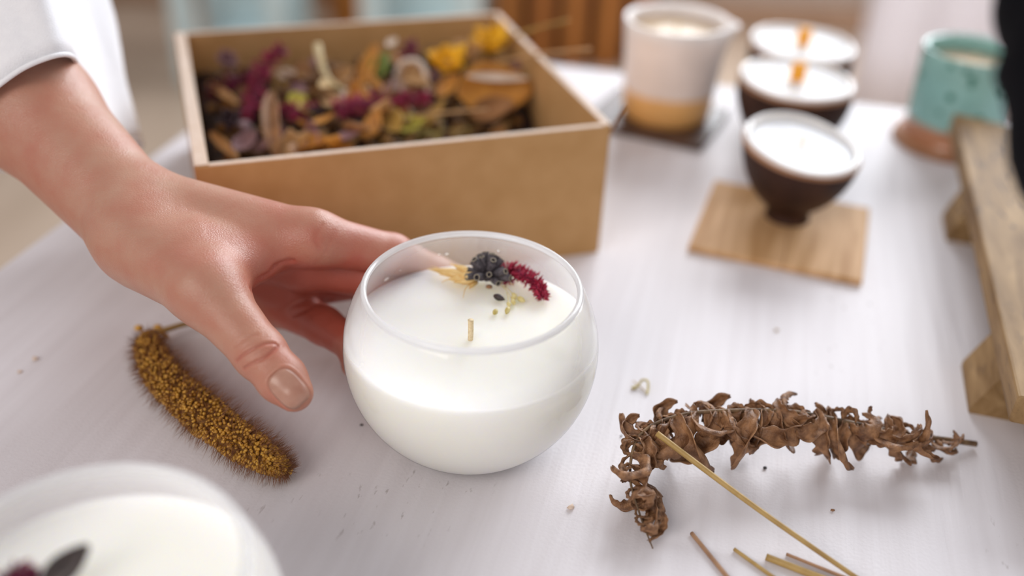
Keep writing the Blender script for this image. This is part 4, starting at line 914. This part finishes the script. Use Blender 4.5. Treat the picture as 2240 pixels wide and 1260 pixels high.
# ================================================================== CONTENTS OF THE BOX
def leafcol(nm, c1, c2, rough=0.6): M[nm] = noisy(nm, c1, c2, 90, rough, 0.0003, 300, detail=5)
leafcol('leaf_tan', (0.38, 0.20, 0.075), (0.58, 0.35, 0.16)); leafcol('leaf_brown', (0.18, 0.075, 0.022), (0.34, 0.155, 0.052)); leafcol('leaf_orange', (0.40, 0.155, 0.018), (0.58, 0.26, 0.04))
leafcol('leaf_ochre', (0.30, 0.16, 0.03), (0.46, 0.28, 0.06)); leafcol('petal_yellow', (0.78, 0.40, 0.012), (0.90, 0.55, 0.02)); leafcol('petal_lime', (0.48, 0.42, 0.04), (0.66, 0.60, 0.10))
leafcol('leaf_green', (0.10, 0.16, 0.02), (0.20, 0.26, 0.05)); leafcol('petal_pale', (0.60, 0.48, 0.38), (0.74, 0.62, 0.52)); leafcol('petal_mauve', (0.20, 0.10, 0.11), (0.34, 0.19, 0.20)); leafcol('bloom_dark', (0.030, 0.016, 0.022), (0.075, 0.042, 0.055))
leafcol('litter_brown', (0.06, 0.026, 0.010), (0.22, 0.105, 0.038)); leafcol('litter_ochre', (0.20, 0.095, 0.022), (0.40, 0.22, 0.07)); leafcol('litter_dark', (0.012, 0.006, 0.006), (0.045, 0.018, 0.018)); leafcol('olive_fibre', (0.24, 0.19, 0.045), (0.40, 0.32, 0.10))
bc, bs = math.cos(BYAW), math.sin(BYAW)
def inb(x, y, z): return np.array([BO[0] + bc * x - bs * y, BO[1] + bs * x + bc * y, z])
def box_uv(p): q = p - BO; return bc * q[0] + bs * q[1], -bs * q[0] + bc * q[1]
def bed_h(x, y):        # how high the litter lies inside the box
    h = 0.043 + 0.006 * math.sin(40 * x + 1) * math.cos(33 * y) + 0.010 * (y / BD)
    return h - 0.022 * min(1, max(0, (x - 0.110) / 0.06)) * max(0, 1 - y / 0.11)
def litter(num, lo_, hi_, seed):
    g = np.random.default_rng(seed); V, F, c = [], [], 0
    for k in range(num):
        x = g.uniform(.013, BW - .013); y = g.uniform(.010, BD - .012); z = max(0.010, bed_h(x, y) * g.uniform(.78, 1.06)); L = g.uniform(lo_, hi_)
        L = min(L, x - .0085, BW - .0065 - x, y - .0055, BD - .0065 - y)
        G = leaf_grid(L, L * g.uniform(.22, .45), bend=g.uniform(-1.8, 2.4), cup=g.uniform(-1.2, 1.2), nu=6, nv=3); v, f = grid_solid_vf(G, .0003)
        R = rot_of(g.normal(0, 1, 3) * np.array([1, 1, .45]), g.normal(0, 1, 3), 0); v = v @ R.T; v = v - v.mean(0); V.append(v + np.array([x, y, z])); F += [tuple(i + c for i in q) for q in f]; c += len(v)
    V = np.vstack(V); return np.column_stack([bc * V[:, 0] - bs * V[:, 1], bs * V[:, 0] + bc * V[:, 1], V[:, 2]]), F
# a packed bed under the loose crumbs, and the crumbs
nx, ny = 26, 24; top = [[(0.0078 + (BW - .0128) * i / (nx - 1), .0048 + (BD - .0096) * j / (ny - 1)) for j in range(ny)] for i in range(nx)]
G = np.array([[inb(x, y, max(.008, bed_h(x, y) - .009 + .002 * math.sin(200 * x) * math.cos(170 * y))) for (x, y) in row] for row in top]) - BO
V = np.vstack([G.reshape(-1, 3), (G * np.array([1, 1, 0]) + np.array([0, 0, .0033])).reshape(-1, 3)]); nn = nx * ny; F = []
for i in range(nx - 1):
    for j in range(ny - 1):
        q = (i * ny + j, (i + 1) * ny + j, (i + 1) * ny + j + 1, i * ny + j + 1); F += [q, tuple(nn + k for k in reversed(q))]
bd = [i * ny for i in range(nx)] + [(nx - 1) * ny + j for j in range(1, ny)] + [i * ny + ny - 1 for i in range(nx - 2, -1, -1)] + list(range(ny - 2, 0, -1))
for a, b in zip(bd, bd[1:] + bd[:1]): F.append((b, a, nn + a, nn + b))
lit = [(V, F), litter(460, .008, .020, 5), litter(200, .008, .016, 6), litter(380, .008, .017, 8)]
V, F = merge(lit); o = mk('crumbled_petals', V, F, 'litter_dark'); o.location = tuple(BO)
for nm in ('litter_brown', 'litter_dark', 'litter_ochre'): o.data.materials.append(M[nm])
mi = []
for k, (v_, f_) in enumerate(lit): mi += [k] * len(f_)
o.data.polygons.foreach_set('material_index', mi)
tag(o, 'dark bed of crumbled brown petals and leaf bits filling the box', 'dried litter', kind='stuff')

def ileaf(a, b, W, mat, label, cat='dried leaf', name='dried_leaf', nrm=(0, -.8, .6), bend=.7, cup=.9, lobes=0, roll=0, th=.0005, group=None, wave=.0, nu=16, nv=7):
    A, B = on(*a), on(*b); L = np.linalg.norm(B - A); Gx = leaf_grid(L * (1 + .10 * abs(bend)), W, bend=bend, cup=cup, nu=nu, nv=nv, lobes=lobes, wave=wave)
    V, F = grid_solid_vf(Gx, th); o = mk(name, V, F, mat); R = rot_of(B - A, nrm, roll)
    # aim the chord of the curled leaf at b
    ch = Gx[-1, nv // 2] - Gx[0, nv // 2]; pit = math.atan2(ch[2], ch[0]); c, s_ = math.cos(-pit), math.sin(-pit); R = R @ np.array([[c, 0, -s_], [0, 1, 0], [s_, 0, c]])
    place(o, A, R); return tag(o, label, cat, group)
ileaf((1000, 203, .056), (1158, 193, .056), .0190, 'leaf_orange', 'large orange-brown curled leaf at the right end of the box', bend=.5, cup=.9, wave=.0006)
ileaf((1022, 166, .066), (1152, 172, .064), .0030, 'petal_pale', 'pale folded leaf edge lying on top of the large orange leaf', bend=.3, cup=1.2)
ileaf((600, 328, .052), (712, 312, .054), .0105, 'leaf_tan', 'broad tan dried leaf standing by the front wall of the box', bend=.45, cup=.7, wave=.0011, lobes=3)
ileaf((606, 345, .050), (594, 205, .062), .0062, 'leaf_brown', 'long upright brown leaf left of the broad tan leaf', bend=-.5, cup=1.2)
ileaf((592, 300, .055), (628, 336, .050), .0022, 'leaf_tan', 'narrow tan leaf strip hanging in front of the upright brown leaf', bend=.6, cup=.8)
ileaf((668, 205, .056), (720, 138, .066), .0085, 'leaf_brown', 'curled brown leaf just behind the pale bent stalk', bend=1.6, cup=1.2)
ileaf((715, 180, .058), (772, 150, .066), .0070, 'leaf_tan', 'curled tan leaf right of the pale bent stalk', bend=2.0, cup=1.2)
ileaf((786, 190, .056), (822, 100, .074), .0065, 'leaf_orange', 'upright orange leaf in the middle of the box', bend=.8, cup=1.1, wave=.0005)
ileaf((600, 200, .056), (655, 165, .062), .0078, 'leaf_ochre', 'ochre curled leaf below the small pink-white petal', bend=1.2, cup=1.0)
ileaf((818, 170, .058), (846, 118, .070), .0060, 'leaf_green', 'green leaf standing in the middle of the box', bend=.4, cup=.9)
ileaf((868, 215, .056), (918, 150, .062), .0095, 'leaf_brown', 'brown curled leaf under the pale arched ribbon', bend=.9, cup=1.1)
ileaf((700, 328, .050), (770, 322, .050), .0062, 'leaf_orange', 'bright orange leaf tip at the front wall of the box', bend=.9, cup=.8)
ileaf((630, 222, .060), (668, 212, .060), .0048, 'petal_lime', 'lime yellow petal right of the ochre leaf', 'dried petal', 'dried_petal', bend=.7)
ileaf((648, 238, .058), (680, 228, .058), .0034, 'petal_lime', 'smaller lime petal lying under the brighter lime one', 'dried petal', 'dried_petal', bend=.9)
ileaf((868, 280, .054), (926, 258, .056), .0055, 'petal_lime', 'olive yellow petal below the middle magenta spike', 'dried petal', 'dried_petal', bend=.8)
ileaf((608, 165, .064), (644, 158, .066), .0042, 'petal_pale', 'pinkish white petal above the ochre leaf', 'dried petal', 'dried_petal', bend=1.3, cup=1.2)
ileaf((745, 206, .062), (806, 196, .062), .0040, 'petal_pale', 'pale curled petal at the foot of the bent stalk', 'dried petal', 'dried_petal', bend=1.5, cup=1.2)
ileaf((846, 100, .078), (866, 84, .080), .0030, 'petal_pale', 'small round pale petal rising against the back wall of the box', 'dried petal', 'dried_petal', bend=1.0, cup=1.2)
ileaf((508, 325, .052), (560, 290, .056), .0052, 'petal_mauve', 'dusty mauve petal near the front left corner of the box', 'dried petal', 'dried_petal', bend=1.1, cup=.9)
ileaf((460, 290, .053), (520, 345, .050), .0030, 'leaf_tan', 'narrow tan leaf pointing to the front left corner of the box', bend=.4, cup=1.0)
ileaf((455, 180, .056), (520, 225, .056), .0024, 'leaf_tan', 'thin tan blade by the left wall of the box', bend=.4, cup=.8)
ileaf((1030, 250, .050), (1120, 225, .056), .0080, 'leaf_brown', 'dark brown leaf tucked under the large orange leaf', bend=.6, cup=.9)
ileaf((955, 210, .056), (1000, 165, .062), .0058, 'leaf_orange', 'orange leaf under the nearer yellow flower', bend=.9, cup=1.1)
ileaf((1120, 150, .060), (1165, 120, .064), .0050, 'petal_mauve', 'dull purple leaf by the right wall of the box', bend=.8, cup=1.0)
def strand(pts, r, mat, label, cat='stem', name='dried_stalk', r2_=None):
    P = spline([on(*p) for p in pts], 8); c = P[0].copy(); o = mk(name, *tube_vf(P - c, np.linspace(r, r2_ or r, len(P)), 8), mat); o.location = tuple(c); return tag(o, label, cat)
leafcol('stalk_pale', (0.56, 0.44, 0.22), (0.70, 0.58, 0.34))
strand([(694, 98, .078), (703, 140, .070), (722, 178, .062), (765, 206, .055)], .0024, 'stalk_pale', 'thick pale bent stalk standing in the box', r2_=.0014)
strand([(866, 165, .060), (880, 138, .068), (905, 132, .070), (928, 150, .066), (936, 205, .056)], .0016, 'petal_pale', 'pale arched ribbon stalk in the middle of the box')
strand([(905, 254, .058), (980, 246, .060), (1066, 240, .062)], .0008, 'leaf_tan', 'thin straight straw lying in front of the orange leaf')
strand([(1075, 140, .066), (1180, 118, .080), (1292, 108, .088)], .0006, 'leaf_tan', 'thin twig with a seed tip sticking out over the right wall', r2_=.0011)
strand([(1095, 90, .070), (1160, 66, .082), (1245, 44, .088)], .0009, 'leaf_ochre', 'faint ochre twig sticking out at the far right corner of the box')
strand([(1336, 292, .0745), (1350, 262, .083), (1369, 230, .093)], .0007, 'leaf_brown', 'short dark twig poking up at the near right corner of the box')
fl_n = [0]
def flower(px, py, z, n, L, W, mat, label, up=(0, -.5, .8), core='leaf_brown'):
    c = on(px, py, z); t = thing('dried_flower', c, label, 'dried flower'); U = unit(np.array(up)); A = unit(np.cross(U, [1, .2, 0])); B = np.cross(U, A)
    V, F = ico_vf(2); mk('centre', V * L * .28, F, core, t)
    for k in range(n):
        a = 2 * math.pi * k / n + rng.uniform(-.15, .15); d = A * math.cos(a) + B * math.sin(a) + U * rng.uniform(.1, .9); Gx = leaf_grid(L * rng.uniform(.8, 1.1), W, bend=rng.uniform(.2, 1.2), cup=rng.uniform(.5, 1.2), nu=9, nv=5)
        V, F = grid_solid_vf(Gx, .0004); mk('petal', V @ rot_of(d, U, rng.uniform(-.4, .4)).T, F, mat, t)
flower(980, 145, .064, 16, .0165, .0048, 'petal_yellow', 'golden yellow flower left of the far right corner of the box', core='leaf_tan')
flower(1075, 103, .067, 18, .0165, .0048, 'petal_yellow', 'brightest yellow flower in the far right corner of the box')
flower(1020, 122, .068, 12, .0115, .0040, 'leaf_tan', 'peach dried flower between the two yellow ones')
flower(905, 182, .058, 11, .0115, .0042, 'leaf_tan', 'tan flower head under the pale arched ribbon')
flower(508, 268, .056, 11, .0090, .0032, 'bloom_dark', 'dark violet flower head near the left wall of the box', core='bloom_dark')
flower(695, 262, .054, 11, .0085, .0030, 'bloom_dark', 'dark violet flower head under the middle magenta spike', core='bloom_dark')
flower(800, 290, .050, 10, .0085, .0032, 'bloom_dark', 'dark violet flower head near the front wall of the box', core='bloom_dark')
flower(500, 140, .066, 10, .0090, .0034, 'petal_mauve', 'grey purple flower head in the far left corner of the box', core='bloom_dark')
flower(945, 178, .058, 9, .0080, .0026, 'petal_mauve', 'lilac flower head right of the pale arched ribbon', core='bloom_dark')
def spike(pts, r, n, label, fl=.0042, mat='amaranth_dark'): floret_spike('magenta_spike', [on(*p) for p in pts], r, n, mat, label, 'dried flower', fl)
M['magenta'] = noisy('magenta_florets', (0.17, 0.007, 0.032), (0.44, 0.030, 0.100), 120, 0.7)
spike([(535, 262, .050), (560, 200, .058), (575, 150, .068), (618, 108, .078)], .0070, 260, 'upright magenta flower spike at the left of the box', mat='magenta')
spike([(455, 205, .052), (505, 185, .056), (552, 165, .060)], .0060, 170, 'dark magenta spike leaning against the upright one', mat='amaranth_dark')
spike([(735, 240, .060), (785, 228, .063), (850, 222, .064), (932, 214, .062)], .0072, 300, 'horizontal magenta flower spike across the middle of the box', mat='magenta')
spike([(606, 246, .057), (645, 246, .058), (690, 240, .058)], .0058, 150, 'short magenta spike beneath the lime petals', mat='magenta')
spike([(884, 130, .062), (893, 112, .068), (905, 98, .072)], .0048, 90, 'small dark magenta spike at the back of the box', mat='amaranth_dark')
# olive grass tuft
c = on(905, 300, .046); t = thing('grass_tuft', c, 'olive fibrous grass tuft by the front wall of the box', 'dried grass')
for k in range(46):
    d = unit(np.array([rng.normal(0, .8), rng.normal(0, .35) - .1, rng.uniform(.25, 1.0)])); L = rng.uniform(.010, .021); q = rng.normal(0, .006, 3) * np.array([1.6, .5, .2])
    P = spline([q, q + d * L * .5, q + d * L + np.array([rng.normal(0, .004), rng.normal(0, .002), -L * .35])], 4)
    mk('blade', *tube_vf(P, np.linspace(.0005, .00025, len(P)), 5), 'olive_fibre', t)
# remaining loose leaves, nothing tells them apart in the blur
g = np.random.default_rng(21)
for k in range(66):
    x = g.uniform(.024, BW - .026) if k % 3 else g.uniform(.05, .13); y = g.uniform(.024, BD - .026)
    L = g.uniform(.013, .024); z = bed_h(x, y) + g.uniform(.003, .013); mat = ['leaf_brown', 'leaf_tan', 'leaf_ochre', 'leaf_orange', 'litter_brown', 'petal_mauve'][k % 6]
    Gx = leaf_grid(L, L * g.uniform(.22, .4), bend=g.uniform(.4, 2.4), cup=g.uniform(.4, 1.4), nu=10, nv=5); V, F = grid_solid_vf(Gx, .0004); V = V - V.mean(0)
    o = mk('loose_leaf', V, F, mat); place(o, inb(x, y, z), rot_of(np.array([g.normal(), g.normal(), g.normal() * .3]), np.array([g.normal() * .5, g.normal() * .5 - .3, 1])))
    cn = ['dark brown', 'tan', 'ochre', 'orange', 'blackish', 'dusty mauve'][k % 6]
    tag(o, f'small crumpled {cn} leaf among the flowers in the box', 'dried leaf', f'loose {cn} leaves in the cardboard box')
